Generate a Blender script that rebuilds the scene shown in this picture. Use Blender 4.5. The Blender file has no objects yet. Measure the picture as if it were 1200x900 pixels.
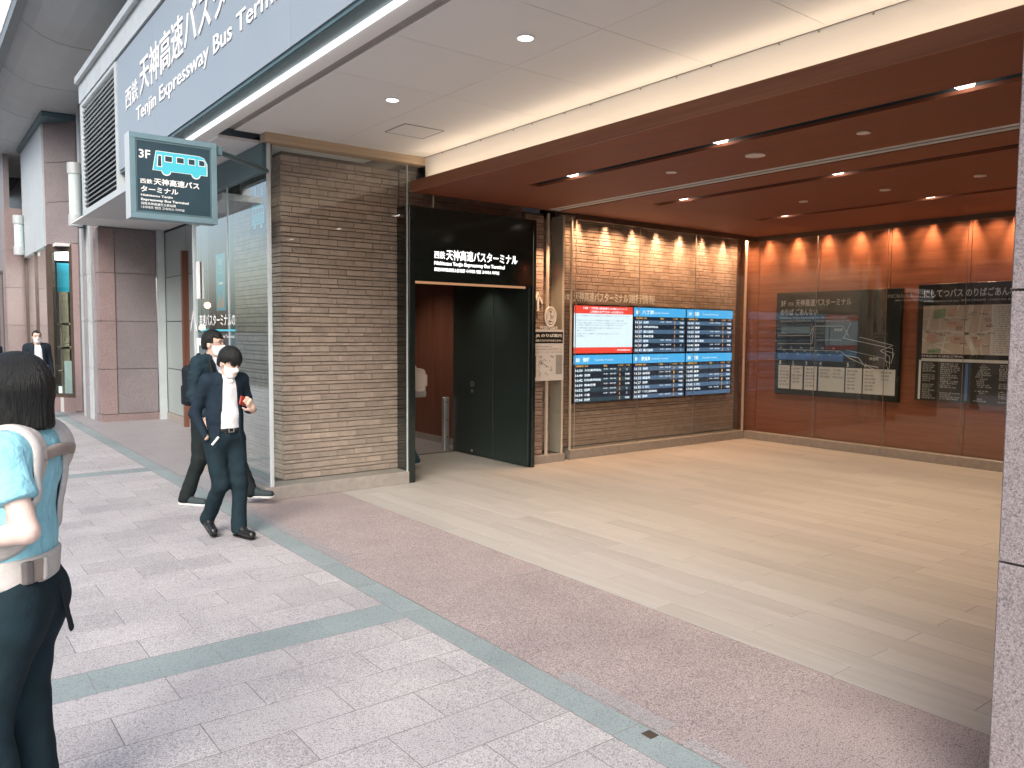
import bpy, bmesh, math, random
import numpy as np
from mathutils import Vector, Matrix
random.seed(7); np.random.seed(7)
SC = bpy.context.scene
COL = SC.collection

# ------------------------------------------------------------------ camera, sky, sun, exposure
cam_d = bpy.data.cameras.new('camera'); cam = bpy.data.objects.new('camera', cam_d); COL.objects.link(cam)
cam_d.sensor_fit = 'HORIZONTAL'; cam_d.sensor_width = 36.0; cam_d.lens = 36.0*924/1200
cam_d.clip_start = 0.05; cam_d.clip_end = 2000
_a = np.array([-714., -66., 924.]); _b = np.array([1200., -52., 924.])
_a /= np.linalg.norm(_a); _b -= _a*(_a@_b); _b /= np.linalg.norm(_b)
_z = np.cross(_b, _a)
RW = np.array([_b, _a, _z])                      # world axes in camera terms (x right, y down, z forward)
M = Matrix.Identity(4)
for i in range(3):
    M[i][0] = RW[i, 0]; M[i][1] = -RW[i, 1]; M[i][2] = -RW[i, 2]
M[0][3], M[1][3], M[2][3] = 0, 0, 1.72
cam.matrix_world = M
SC.camera = cam

world = bpy.data.worlds.new('World'); SC.world = world; world.use_nodes = True
wn = world.node_tree.nodes; wl = world.node_tree.links
bg = wn['Background']
sky = wn.new('ShaderNodeTexSky'); sky.sky_type = 'NISHITA'; sky.sun_disc = False
SUN_EL, SUN_AZ = math.radians(40), math.radians(228)   # azimuth measured clockwise from +Y
sky.sun_elevation = SUN_EL; sky.sun_rotation = SUN_AZ
sky.air_density = 1.0; sky.dust_density = 4.0; sky.ozone_density = 1.0
hs = wn.new('ShaderNodeHueSaturation'); hs.inputs['Saturation'].default_value = 0.88
wl.new(sky.outputs[0], hs.inputs['Color']); wl.new(hs.outputs[0], bg.inputs['Color'])
bg.inputs['Strength'].default_value = 0.13
sun_d = bpy.data.lights.new('sun', 'SUN'); sun_d.energy = 0.7; sun_d.angle = math.radians(30); sun_d.color = (1, .985, .97)
sun = bpy.data.objects.new('sun', sun_d); COL.objects.link(sun)
sd = Vector((math.sin(SUN_AZ)*math.cos(SUN_EL), math.cos(SUN_AZ)*math.cos(SUN_EL), math.sin(SUN_EL)))
sun.rotation_euler = sd.to_track_quat('Z', 'Y').to_euler(); sun.location = (-6, -4, 12)
SC.view_settings.view_transform = 'Standard'; SC.view_settings.look = 'None'
SC.view_settings.exposure = 1.42; SC.view_settings.gamma = 1.0
SC.render.engine = 'CYCLES'
try:
    cy = SC.cycles
    cy.use_denoising = True; cy.max_bounces = 9; cy.transparent_max_bounces = 16
    cy.diffuse_bounces = 4; cy.glossy_bounces = 4; cy.sample_clamp_indirect = 6; cy.caustics_reflective = False; cy.caustics_refractive = False
except Exception: pass

# ------------------------------------------------------------------ materials
def nd(nt, t, **k):
    n = nt.nodes.new(t)
    for a, v in k.items(): setattr(n, a, v)
    return n
def new_mat(name):
    m = bpy.data.materials.new(name); m.use_nodes = True
    return m, m.node_tree, m.node_tree.nodes['Principled BSDF']
def mixc(nt, fac, c1, c2, mode='MIX'):
    n = nd(nt, 'ShaderNodeMix', data_type='RGBA', blend_type=mode)
    for s, v in ((n.inputs[0], fac), (n.inputs[6], c1), (n.inputs[7], c2)):
        if hasattr(v, 'links'): nt.links.new(v, s)
        else: s.default_value = v if not isinstance(v, tuple) else (*v, 1)[:4]
    return n.outputs[2]
def pos(nt, scale=(1, 1, 1), obj=False, rnd=True):
    if obj: src = nd(nt, 'ShaderNodeTexCoord').outputs['Object']
    else: src = nd(nt, 'ShaderNodeNewGeometry').outputs['Position']
    mp = nd(nt, 'ShaderNodeMapping'); mp.inputs['Scale'].default_value = scale
    nt.links.new(src, mp.inputs[0]); out = mp.outputs[0]
    if rnd:
        oi = nd(nt, 'ShaderNodeObjectInfo'); mul = nd(nt, 'ShaderNodeMath', operation='MULTIPLY'); mul.inputs[1].default_value = 37.0
        nt.links.new(oi.outputs['Random'], mul.inputs[0])
        ad = nd(nt, 'ShaderNodeVectorMath', operation='ADD'); nt.links.new(out, ad.inputs[0]); nt.links.new(mul.outputs[0], ad.inputs[1]); out = ad.outputs[0]
    return out
def noise(nt, vec, scale, detail=3, rough=.55, lo=.3, hi=.7):
    n = nd(nt, 'ShaderNodeTexNoise'); n.inputs['Scale'].default_value = scale; n.inputs['Detail'].default_value = detail; n.inputs['Roughness'].default_value = rough
    nt.links.new(vec, n.inputs['Vector'])
    r = nd(nt, 'ShaderNodeMapRange'); r.inputs[1].default_value = lo; r.inputs[2].default_value = hi
    nt.links.new(n.outputs[0], r.inputs[0]); return r.outputs[0]
def bump(nt, b, h, strength, dist=.01):
    n = nd(nt, 'ShaderNodeBump'); n.inputs['Strength'].default_value = strength; n.inputs['Distance'].default_value = dist
    nt.links.new(h, n.inputs['Height']); nt.links.new(n.outputs[0], b.inputs['Normal'])
def vary(nt, col, amt):                       # brightness shift per object
    oi = nd(nt, 'ShaderNodeObjectInfo'); r = nd(nt, 'ShaderNodeMapRange'); r.inputs[3].default_value = 1-amt; r.inputs[4].default_value = 1+amt
    nt.links.new(oi.outputs['Random'], r.inputs[0])
    n = nd(nt, 'ShaderNodeVectorMath', operation='SCALE'); nt.links.new(col, n.inputs[0]); nt.links.new(r.outputs[0], n.inputs['Scale']); return n.outputs[0]
def plain(name, col, rough=.5, metal=0., nz=0.12, ns=6, spec=.5, bmp=0., bs=60, coat=0., obj=False):
    m, nt, b = new_mat(name)
    v = pos(nt, obj=obj)
    f = noise(nt, v, ns, 5)
    c = mixc(nt, f, tuple(x*(1-nz) for x in col), tuple(min(1, x*(1+nz)) for x in col))
    nt.links.new(c, b.inputs['Base Color'])
    rr = nd(nt, 'ShaderNodeMapRange'); rr.inputs[3].default_value = max(0, rough-.06); rr.inputs[4].default_value = min(1, rough+.06)
    nt.links.new(f, rr.inputs[0]); nt.links.new(rr.outputs[0], b.inputs['Roughness'])
    b.inputs['Metallic'].default_value = metal; b.inputs['Specular IOR Level'].default_value = spec; b.inputs['Coat Weight'].default_value = coat
    if bmp: bump(nt, b, noise(nt, v, bs, 4), bmp, .004)
    return m
def granite(name, col, rough=.6, scale=130, contrast=.45, amt=.08, dirt=.15, gloss=.4):
    m, nt, b = new_mat(name)
    v = pos(nt)
    f1 = noise(nt, v, scale, 2, .6, .38, .62)
    vo = nd(nt, 'ShaderNodeTexVoronoi'); vo.inputs['Scale'].default_value = scale*.8; nt.links.new(v, vo.inputs['Vector'])
    rm = nd(nt, 'ShaderNodeSeparateColor'); nt.links.new(vo.outputs['Color'], rm.inputs[0])
    rr = nd(nt, 'ShaderNodeMapRange'); rr.inputs[1].default_value = .8; rr.inputs[2].default_value = 1.05; nt.links.new(rm.outputs[0], rr.inputs[0])
    lo = tuple(x*(1-contrast) for x in col); hi = tuple(min(1, x*(1+contrast*.55)) for x in col)
    c = mixc(nt, f1, lo, hi)
    c = mixc(nt, rr.outputs[0], c, tuple(x*.35 for x in col))
    big = noise(nt, pos(nt, rnd=False), 1.7, 5, .6, .35, .75)
    c = mixc(nt, big, c, mixc(nt, 1.0, c, (1-dirt, 1-dirt, 1-dirt*.9), 'MULTIPLY'))
    sp = nd(nt, 'ShaderNodeTexVoronoi'); sp.inputs['Scale'].default_value = 2.3; nt.links.new(pos(nt, rnd=False), sp.inputs['Vector'])
    sr = nd(nt, 'ShaderNodeMapRange'); sr.inputs[1].default_value = .022; sr.inputs[2].default_value = .034; sr.inputs[3].default_value = .5; sr.inputs[4].default_value = 0; nt.links.new(sp.outputs[0], sr.inputs[0])
    c = mixc(nt, sr.outputs[0], c, tuple(x*.3 for x in col))      # trodden gum and small stains
    nt.links.new(vary(nt, c, amt), b.inputs['Base Color'])
    b.inputs['Roughness'].default_value = rough; b.inputs['Specular IOR Level'].default_value = gloss
    bump(nt, b, f1, .12, .002)
    return m
def wood(name, c1, c2, axis, rough=.35, scale=1., amt=.1, fine=1., coat=0., spec=.5):
    m, nt, b = new_mat(name)
    s = [26.*scale]*3; s[axis] = .9*scale
    v = pos(nt, tuple(s))
    f = noise(nt, v, 1.0, 6, .62, .32, .68)
    s2 = [120.*scale]*3; s2[axis] = 3.*scale
    f2 = noise(nt, pos(nt, tuple(s2)), 1.0, 3, .6, .35, .65)
    c = mixc(nt, f, c1, c2)
    c = mixc(nt, f2, mixc(nt, 1.0, c, (1-.3*fine,)*3, 'MULTIPLY'), c)
    nt.links.new(vary(nt, c, amt), b.inputs['Base Color'])
    rr = nd(nt, 'ShaderNodeMapRange'); rr.inputs[3].default_value = rough-.07; rr.inputs[4].default_value = rough+.08
    nt.links.new(f, rr.inputs[0]); nt.links.new(rr.outputs[0], b.inputs['Roughness'])
    b.inputs['Coat Weight'].default_value = coat; b.inputs['Specular IOR Level'].default_value = spec
    bump(nt, b, f2, .06, .002)
    return m
def emis(name, col, strength):
    m, nt, b = new_mat(name)
    b.inputs['Base Color'].default_value = (.02, .02, .02, 1); b.inputs['Roughness'].default_value = .3
    f = noise(nt, pos(nt, rnd=False), 30, 2)
    nt.links.new(mixc(nt, f, tuple(x*.96 for x in col), col), b.inputs['Emission Color']); b.inputs['Emission Strength'].default_value = strength
    return m
def glassm(name, tint=(.96, .98, .97), ior=1.5, boost=1.7, rough=.0):
    m = bpy.data.materials.new(name); m.use_nodes = True; nt = m.node_tree
    for n in list(nt.nodes): nt.nodes.remove(n)
    o = nd(nt, 'ShaderNodeOutputMaterial'); t = nd(nt, 'ShaderNodeBsdfTransparent'); g = nd(nt, 'ShaderNodeBsdfGlossy')
    t.inputs[0].default_value = (*tint, 1); g.inputs['Roughness'].default_value = rough; g.inputs['Color'].default_value = (.95, .97, .97, 1)
    fr = nd(nt, 'ShaderNodeFresnel'); fr.inputs[0].default_value = ior
    mu = nd(nt, 'ShaderNodeMath', operation='MULTIPLY', use_clamp=True); mu.inputs[1].default_value = boost
    nt.links.new(fr.outputs[0], mu.inputs[0])
    ge = nd(nt, 'ShaderNodeNewGeometry'); iv = nd(nt, 'ShaderNodeMath', operation='SUBTRACT'); iv.inputs[0].default_value = 1; nt.links.new(ge.outputs['Backfacing'], iv.inputs[1])
    m2 = nd(nt, 'ShaderNodeMath', operation='MULTIPLY'); nt.links.new(mu.outputs[0], m2.inputs[0]); nt.links.new(iv.outputs[0], m2.inputs[1]); mu = m2   # the entry face carries both faces' reflection
    x = nd(nt, 'ShaderNodeMixShader'); nt.links.new(mu.outputs[0], x.inputs[0]); nt.links.new(t.outputs[0], x.inputs[1]); nt.links.new(g.outputs[0], x.inputs[2])
    nt.links.new(x.outputs[0], o.inputs[0]); return m

MT = {}
def setup_materials():
    M = MT
    M['paver'] = granite('pale_granite_paving', (.455, .442, .45), .62, 190, .42, .085, .24)
    M['mortar'] = plain('joint_mortar', (.2, .19, .19), .9, nz=.2, ns=20)
    M['teal_stone'] = granite('grey_green_stone', (.26, .315, .32), .6, 260, .16, .07, .2)
    M['red_granite'] = granite('brown_red_granite', (.375, .32, .312), .6, 170, .5, .03, .22)
    M['pink_granite'] = granite('pink_grey_granite', (.255, .224, .23), .42, 200, .36, .05, gloss=.5)
    M['pink_granite_dark'] = granite('red_granite_trim', (.30, .225, .22), .4, 190, .32, .05, gloss=.5)
    M['grey_granite'] = granite('grey_granite', (.34, .325, .335), .45, 190, .45, .04)
    M['wood_tile'] = wood('wood_look_tile', (.355, .34, .315), (.4, .385, .36), 1, .5, .5, .075, .3, spec=.35)
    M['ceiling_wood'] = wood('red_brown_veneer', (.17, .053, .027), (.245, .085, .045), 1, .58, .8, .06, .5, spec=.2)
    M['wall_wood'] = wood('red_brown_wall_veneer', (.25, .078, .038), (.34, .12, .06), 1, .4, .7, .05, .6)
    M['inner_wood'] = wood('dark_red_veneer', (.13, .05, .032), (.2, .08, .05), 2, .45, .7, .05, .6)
    M['lip_wood'] = wood('daylit_veneer_edge', (.21, .08, .04), (.3, .125, .065), 1, .5, .8, .02, .4)  # veneer lightened to stand for daylight on the lip's street face
    M['brick'] = plain('brown_brick', (.40, .30, .255), .75, nz=.16, ns=9, bmp=.5, bs=180)
    nt = M['brick'].node_tree; b = nt.nodes['Principled BSDF']
    l = b.inputs['Base Color'].links[0].from_socket; nt.links.new(vary(nt, l, .13), b.inputs['Base Color'])
    M['brick_joint'] = plain('brick_joint', (.16, .13, .115), .9)
    M['white_paint'] = plain('white_ceiling_paint', (.72, .72, .715), .7, nz=.015, ns=2)
    M['white_trim'] = plain('white_aluminium_trim', (.85, .86, .87), .4, nz=.03)
    M['groove'] = plain('grey_brown_trim', (.27, .25, .235), .6)
    M['beige_beam'] = wood('beige_wood_trim', (.42, .32, .22), (.52, .41, .29), 0, .5, 1, .02, .3)
    M['fascia'] = plain('blue_grey_coated_panel', (.27, .325, .375), .38, nz=.05, ns=1.2, spec=.5)
    M['fascia_trim'] = plain('pale_grey_metal', (.5, .55, .57), .42, .1, nz=.08, ns=3)
    M['teal_metal'] = plain('dark_teal_metal', (.09, .16, .18), .4, .2, nz=.1)
    M['sign_frame'] = plain('blue_grey_sign_frame', (.17, .27, .315), .4, .3, nz=.06)
    M['sign_face'] = plain('dark_navy_sign_face', (.022, .05, .068), .35, nz=.06)
    M['dark_void'] = plain('dark_cavity', (.018, .03, .034), .8)
    M['soffit'] = plain('grey_soffit_panel', (.45, .48, .49), .55, nz=.07, ns=1.5)
    M['soffit_rim'] = plain('dark_grey_rim', (.17, .2, .21), .5)
    M['black_panel'] = plain('black_green_steel', (.010, .018, .017), .1, nz=.12, ns=3, spec=.55)
    M['door_panel'] = plain('dark_green_door_steel', (.022, .034, .032), .38, nz=.1, ns=3)
    M['steel'] = plain('brushed_stainless', (.6, .61, .61), .36, .75, nz=.03, ns=3)
    M['cream_metal'] = plain('champagne_metal', (.62, .57, .49), .4, .15, nz=.05)
    M['bronze_trim'] = plain('dark_bronze_trim', (.1, .075, .06), .45, .4)
    M['brass'] = emis('warm_strip_light', (1, .5, .25), .2)
    M['base_stone'] = plain('grey_brown_base_stone', (.3, .275, .25), .5, nz=.12, ns=14)
    M['glass'] = glassm('clear_glass')
    M['glass_out'] = glassm('street_glass', (.85, .93, .92), 1.5, 2.4)
    M['grey_panel'] = plain('grey_green_wall_panel', (.3, .35, .345), .4, nz=.06, ns=1.5)
    M['white_print'] = plain('white_print', (.82, .83, .82), .5, nz=.03)
    M['white_letter'] = plain('white_acrylic_letter', (.86, .88, .9), .4, nz=.03)
    M['lit_letter'] = emis('lit_white_letter', (1, .97, .94), 1.1)
    M['cream_letter'] = plain('pale_metal_letter', (.9, .88, .85), .5)
    M['board_black'] = plain('black_board_face', (.014, .017, .014), .35, nz=.1)
    M['board_brown'] = plain('dark_brown_board_face', (.035, .03, .022), .35, nz=.1)
    M['paper'] = plain('pale_print_panel', (.66, .67, .68), .6, nz=.04)
    M['map_beige'] = plain('map_beige_print', (.55, .47, .4), .6, nz=.05)
    M['map_road'] = plain('map_road_print', (.66, .64, .6), .6)
    M['map_pink'] = plain('map_pink_print', (.56, .38, .31), .6)
    M['map_green'] = plain('map_green_print', (.25, .36, .22), .6)
    M['grey_print'] = plain('grey_print', (.3, .3, .29), .6)
    M['ink'] = plain('dark_ink', (.05, .05, .05), .6)
    M['blue_print'] = plain('blue_line_print', (.09, .17, .42), .5)
    M['bus_blue'] = plain('turquoise_bus_print', (.07, .5, .62), .4, nz=.03)
    M['banner'] = plain('turquoise_banner', (.03, .42, .58), .6)
    M['lamp_lens'] = emis('lit_lamp_lens', (1, .93, .82), 3.5)
    M['lamp_white'] = emis('lit_white_downlight', (1, .98, .94), 4.)
    M['line_lamp'] = emis('lit_line_lamp', (.95, .97, 1), 1.1)
    M['cove'] = emis('cove_strip_light', (1, .8, .58), 2.5)
    M['bulb'] = emis('warm_bulb', (1, .62, .3), 5.)
    M['frosted'] = plain('frosted_lamp_glass', (.55, .66, .68), .5, nz=.05)
    M['fixture'] = plain('pale_ceiling_fixture', (.62, .55, .48), .5)
    M['scr_blue'] = emis('screen_sky_blue', (.065, .36, .68), .55)
    M['scr_red'] = emis('screen_red', (.75, .055, .035), .55)
    M['scr_white'] = emis('screen_white', (.72, .84, .92), .5)
    M['scr_row'] = emis('screen_slate_row', (.07, .13, .22), .5)
    M['scr_dark'] = emis('screen_dark_row', (.008, .016, .03), .5)
    M['scr_row2'] = emis('screen_green_slate_row', (.02, .05, .07), .5)
    M['scr_text'] = emis('screen_white_text', (.85, .92, 1), .55)
    M['scr_orange'] = emis('screen_orange_text', (.9, .45, .12), .5)
    M['scr_ink'] = emis('screen_ink', (.16, .17, .2), .5)
    M['bezel'] = plain('screen_bezel', (.01, .012, .016), .3)
    M['asphalt'] = plain('asphalt', (.05, .05, .052), .85, nz=.2, ns=40)
    M['kerb'] = granite('kerb_stone', (.36, .35, .35), .7, 90, .3)
    M['opp_wall'] = plain('pink_tile_facade', (.42, .33, .33), .6, nz=.06)
    M['opp_white'] = plain('white_facade', (.6, .62, .62), .6, nz=.06)
    M['opp_glass'] = plain('dark_window_glass', (.03, .05, .06), .08, nz=.1)
    M['leaf'] = plain('leaf_green', (.06, .1, .035), .6, nz=.3, ns=3)
    M['bark'] = plain('bark', (.12, .09, .07), .9, nz=.3, ns=8)
    # people
    M['skin'] = plain('skin', (.60, .42, .345), .5, nz=.05, ns=25, obj=True)
    M['skin_pale'] = plain('pale_skin', (.68, .52, .46), .48, nz=.05, ns=25, obj=True)
    M['hair'] = plain('black_hair', (.011, .011, .012), .42, nz=.4, ns=60, spec=.35, obj=True)
    M['navy'] = plain('navy_suit_cloth', (.013, .024, .037), .85, nz=.2, ns=8, bmp=.55, bs=22, obj=True)
    M['navy_trouser'] = plain('dark_teal_trouser_cloth', (.012, .025, .033), .85, nz=.2, ns=8, bmp=.55, bs=18, obj=True)
    M['dark_jacket'] = plain('dark_blue_jacket_cloth', (.014, .03, .042), .75, nz=.2, ns=8, bmp=.55, bs=20, obj=True)
    M['dark_trouser'] = plain('black_trouser_cloth', (.014, .02, .021), .85, nz=.2, ns=8, bmp=.5, bs=20, obj=True)
    M['coat'] = plain('dark_coat_cloth', (.016, .024, .034), .8, obj=True)
    M['shirt'] = plain('white_shirt_cloth', (.78, .8, .83), .75, nz=.05, ns=12, bmp=.45, bs=18, obj=True)
    M['blue_shirt'] = plain('pale_blue_shirt_cloth', (.35, .52, .7), .75, obj=True)
    M['mask'] = plain('white_mask_cloth', (.8, .8, .82), .8, nz=.04, obj=True)
    M['leather'] = plain('black_leather', (.012, .013, .013), .25, nz=.2, obj=True)
    M['sneaker'] = plain('dark_sneaker_cloth', (.03, .045, .05), .8, obj=True)
    M['sole'] = plain('white_sole', (.7, .72, .72), .6, obj=True)
    M['black_sole'] = plain('black_sole', (.012, .012, .012), .6, obj=True)
    M['red_case'] = plain('red_phone_case', (.42, .045, .03), .35, obj=True)
    M['jeans'] = plain('blue_jeans', (.04, .1, .135), .85, nz=.15, ns=20, obj=True)
    M['bag_white'] = plain('off_white_bag_cloth', (.66, .58, .5), .8, nz=.08, obj=True)
    M['bag_grey'] = plain('grey_bag_cloth', (.32, .31, .3), .8, obj=True)
    M['bag_black'] = plain('black_bag_cloth', (.012, .016, .02), .75, obj=True)
    M['carrier'] = plain('pale_grey_carrier_cloth', (.5, .48, .46), .85, nz=.06, ns=60, bmp=.2, bs=250, obj=True)
    M['webbing'] = plain('taupe_webbing', (.3, .25, .22), .8, obj=True)
    M['buckle'] = plain('grey_buckle', (.12, .11, .11), .4, obj=True)
    for k_ in ('navy', 'navy_trouser', 'dark_jacket', 'dark_trouser', 'coat', 'jeans', 'bag_black'): M[k_].node_tree.nodes['Principled BSDF'].inputs['Specular IOR Level'].default_value = .15
    M['eye'] = plain('dark_eye', (.015, .012, .01), .2, obj=True)
    m, nt, b = new_mat('black_hair_strands')
    v = pos(nt, (260, 260, 9), obj=True); f = noise(nt, v, 1., 4, .6, .3, .7)
    nt.links.new(mixc(nt, f, (.004, .005, .005), (.016, .017, .018)), b.inputs['Base Color']); b.inputs['Roughness'].default_value = .42; b.inputs['Specular IOR Level'].default_value = .25
    bump(nt, b, f, .7, .004); M['hair'] = m
    # knitted sweater
    m, nt, b = new_mat('pale_blue_cable_knit')
    v = pos(nt, (1, 1, 1), obj=True)
    w = nd(nt, 'ShaderNodeTexVoronoi'); w.inputs['Scale'].default_value = 42; nt.links.new(v, w.inputs['Vector'])
    f = noise(nt, v, 22, 3)
    nt.links.new(mixc(nt, f, (.25, .55, .66), (.28, .59, .70)), b.inputs['Base Color']); b.inputs['Roughness'].default_value = .9
    sx = nd(nt, 'ShaderNodeSeparateXYZ'); nt.links.new(v, sx.inputs[0])
    wv = nd(nt, 'ShaderNodeTexWave'); wv.bands_direction = 'X'; wv.inputs['Scale'].default_value = 9; wv.inputs['Distortion'].default_value = 5; wv.inputs['Detail Scale'].default_value = 4
    nt.links.new(v, wv.inputs['Vector'])
    ad = nd(nt, 'ShaderNodeMath', operation='ADD'); nt.links.new(wv.outputs[1], ad.inputs[0]); nt.links.new(w.outputs[0], ad.inputs[1])
    bump(nt, b, ad.outputs[0], .3, .006)
    M['knit'] = m
setup_materials()

# ------------------------------------------------------------------ mesh helpers
ORG = {}
def org(o): return ORG.get(o.name, Vector((0, 0, 0))) if o else Vector((0, 0, 0))
class MB:
    def __init__(s): s.v = []; s.f = []
    def add(s, vs, fs):
        n = len(s.v); s.v.extend([tuple(map(float, p)) for p in vs]); s.f.extend([tuple(i+n for i in f) for f in fs]); return s
    def box(s, x0, x1, y0, y1, z0, z1):
        return s.add([(x0,y0,z0),(x1,y0,z0),(x1,y1,z0),(x0,y1,z0),(x0,y0,z1),(x1,y0,z1),(x1,y1,z1),(x0,y1,z1)],
                     [(3,2,1,0),(4,5,6,7),(0,1,5,4),(1,2,6,5),(2,3,7,6),(3,0,4,7)])
    def prism(s, pts, axis, a, b):            # closed outline in the two other axes, swept along axis
        n = len(pts)
        def P(p, t):
            q = list(p); q.insert(axis, t); return q
        vs = [P(p, a) for p in pts]+[P(p, b) for p in pts]
        return s.add(vs, [tuple(range(n)), tuple(range(2*n-1, n-1, -1))]+[(i, i+n, (i+1) % n+n, (i+1) % n) for i in range(n)])
    def tube(s, p0, p1, r0, r1=None, n=12, cap=True):
        r1 = r0 if r1 is None else r1
        p0 = Vector(p0); p1 = Vector(p1); d = (p1-p0).normalized()
        a = d.orthogonal().normalized(); b = d.cross(a)
        vs = []
        for p, r in ((p0, r0), (p1, r1)):
            for i in range(n):
                t = 2*math.pi*i/n; vs.append(p+a*(r*math.cos(t))+b*(r*math.sin(t)))
        fs = [(i, (i+1) % n, (i+1) % n+n, i+n) for i in range(n)]
        if cap: fs += [tuple(range(n-1, -1, -1)), tuple(range(n, 2*n))]
        return s.add(vs, fs)
    def path(s, pts, r, n=8):
        for a, b in zip(pts[:-1], pts[1:]): s.tube(a, b, r, n=n)
        return s
    def ring(s, c, r0, r1, z0, z1, n=32):     # flat annulus solid about z
        vs = []
        for r, z in ((r0, z0), (r1, z0), (r1, z1), (r0, z1)):
            for i in range(n):
                t = 2*math.pi*i/n; vs.append((c[0]+r*math.cos(t), c[1]+r*math.sin(t), z))
        fs = []
        for k in range(4):
            for i in range(n): fs.append((k*n+i, k*n+(i+1) % n, ((k+1) % 4)*n+(i+1) % n, ((k+1) % 4)*n+i))
        return s.add(vs, fs)
    def mesh(s, name, o=Vector((0, 0, 0))):
        me = bpy.data.meshes.new(name); me.from_pydata([tuple(Vector(p)-o) for p in s.v], [], s.f); 
        bm = bmesh.new(); bm.from_mesh(me); bmesh.ops.recalc_face_normals(bm, faces=bm.faces); bm.to_mesh(me); bm.free()
        me.update(); return me
    def build(s, name, mat, parent=None, smooth=False, bevel=0, at=None):
        o0 = org(parent) if at is None else Vector(at)
        me = s.mesh(name, o0)
        if bevel:
            bm = bmesh.new(); bm.from_mesh(me)
            bmesh.ops.bevel(bm, geom=list(bm.edges), offset=bevel, segments=1, affect='EDGES', clamp_overlap=True); bm.to_mesh(me); bm.free()
        me.materials.append(MT[mat])
        if smooth: me.polygons.foreach_set('use_smooth', [True]*len(me.polygons))
        ob = bpy.data.objects.new(name, me); COL.objects.link(ob)
        if parent: ob.parent = parent; ORG[ob.name] = o0
        else: ob.location = o0; ORG[ob.name] = o0
        return ob
def tag(o, label=None, cat=None, group=None, kind=None):
    if label: o['label'] = label
    if cat: o['category'] = cat
    if group: o['group'] = group
    if kind: o['kind'] = kind
    return o
def thing(name, label, cat, loc=(0, 0, 0), group=None, rz=0):
    o = bpy.data.objects.new(name, None); COL.objects.link(o); o.location = loc; o.rotation_euler = (0, 0, rz); o.empty_display_size = .1
    ORG[o.name] = Vector(loc)
    return tag(o, label, cat, group)
def struct(name, loc=(0, 0, 0)):
    o = bpy.data.objects.new(name, None); COL.objects.link(o); o.location = loc; ORG[o.name] = Vector(loc); o['kind'] = 'structure'; return o
def inst(me, name, parent, loc, scale=None, rot=None):
    o = bpy.data.objects.new(name, me); COL.objects.link(o)
    o.parent = parent; o.location = Vector(loc)-org(parent); ORG[o.name] = org(parent)
    if scale: o.scale = scale
    if rot: o.rotation_euler = rot
    return o
def boxmesh(name, sx, sy, sz, mat, bevel=0):
    mb = MB().box(0, sx, 0, sy, 0, sz); me = mb.mesh(name)
    if bevel:
        bm = bmesh.new(); bm.from_mesh(me)
        ed = [e for e in bm.edges if all(v.co.z > sz-1e-6 for v in e.verts)]
        bmesh.ops.bevel(bm, geom=ed, offset=bevel, segments=1, affect='EDGES'); bm.to_mesh(me); bm.free()
    me.materials.append(MT[mat]); return me

# ------------------------------------------------------------------ flat print and lettering
_tc = {}
def text_geo(body, bold=0., res=2, extrude=0.):
    key = (body, bold, res, extrude)
    if key in _tc: return _tc[key]
    c = bpy.data.curves.new('lettering', 'FONT'); c.body = body; c.size = 1.0; c.resolution_u = res; c.offset = bold; c.extrude = extrude
    o = bpy.data.objects.new('lettering', c); COL.objects.link(o)
    dg = bpy.context.evaluated_depsgraph_get(); dg.update()
    me = bpy.data.meshes.new_from_object(o.evaluated_get(dg))
    n = len(me.vertices); co = np.empty(n*3); me.vertices.foreach_get('co', co); co = co.reshape(-1, 3)
    fs = [tuple(p.vertices) for p in me.polygons]
    bpy.data.objects.remove(o); bpy.data.curves.remove(c); bpy.data.meshes.remove(me)
    if n == 0: co = np.zeros((1, 3))
    _tc[key] = (co, fs, co.min(0), co.max(0)); return _tc[key]
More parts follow.
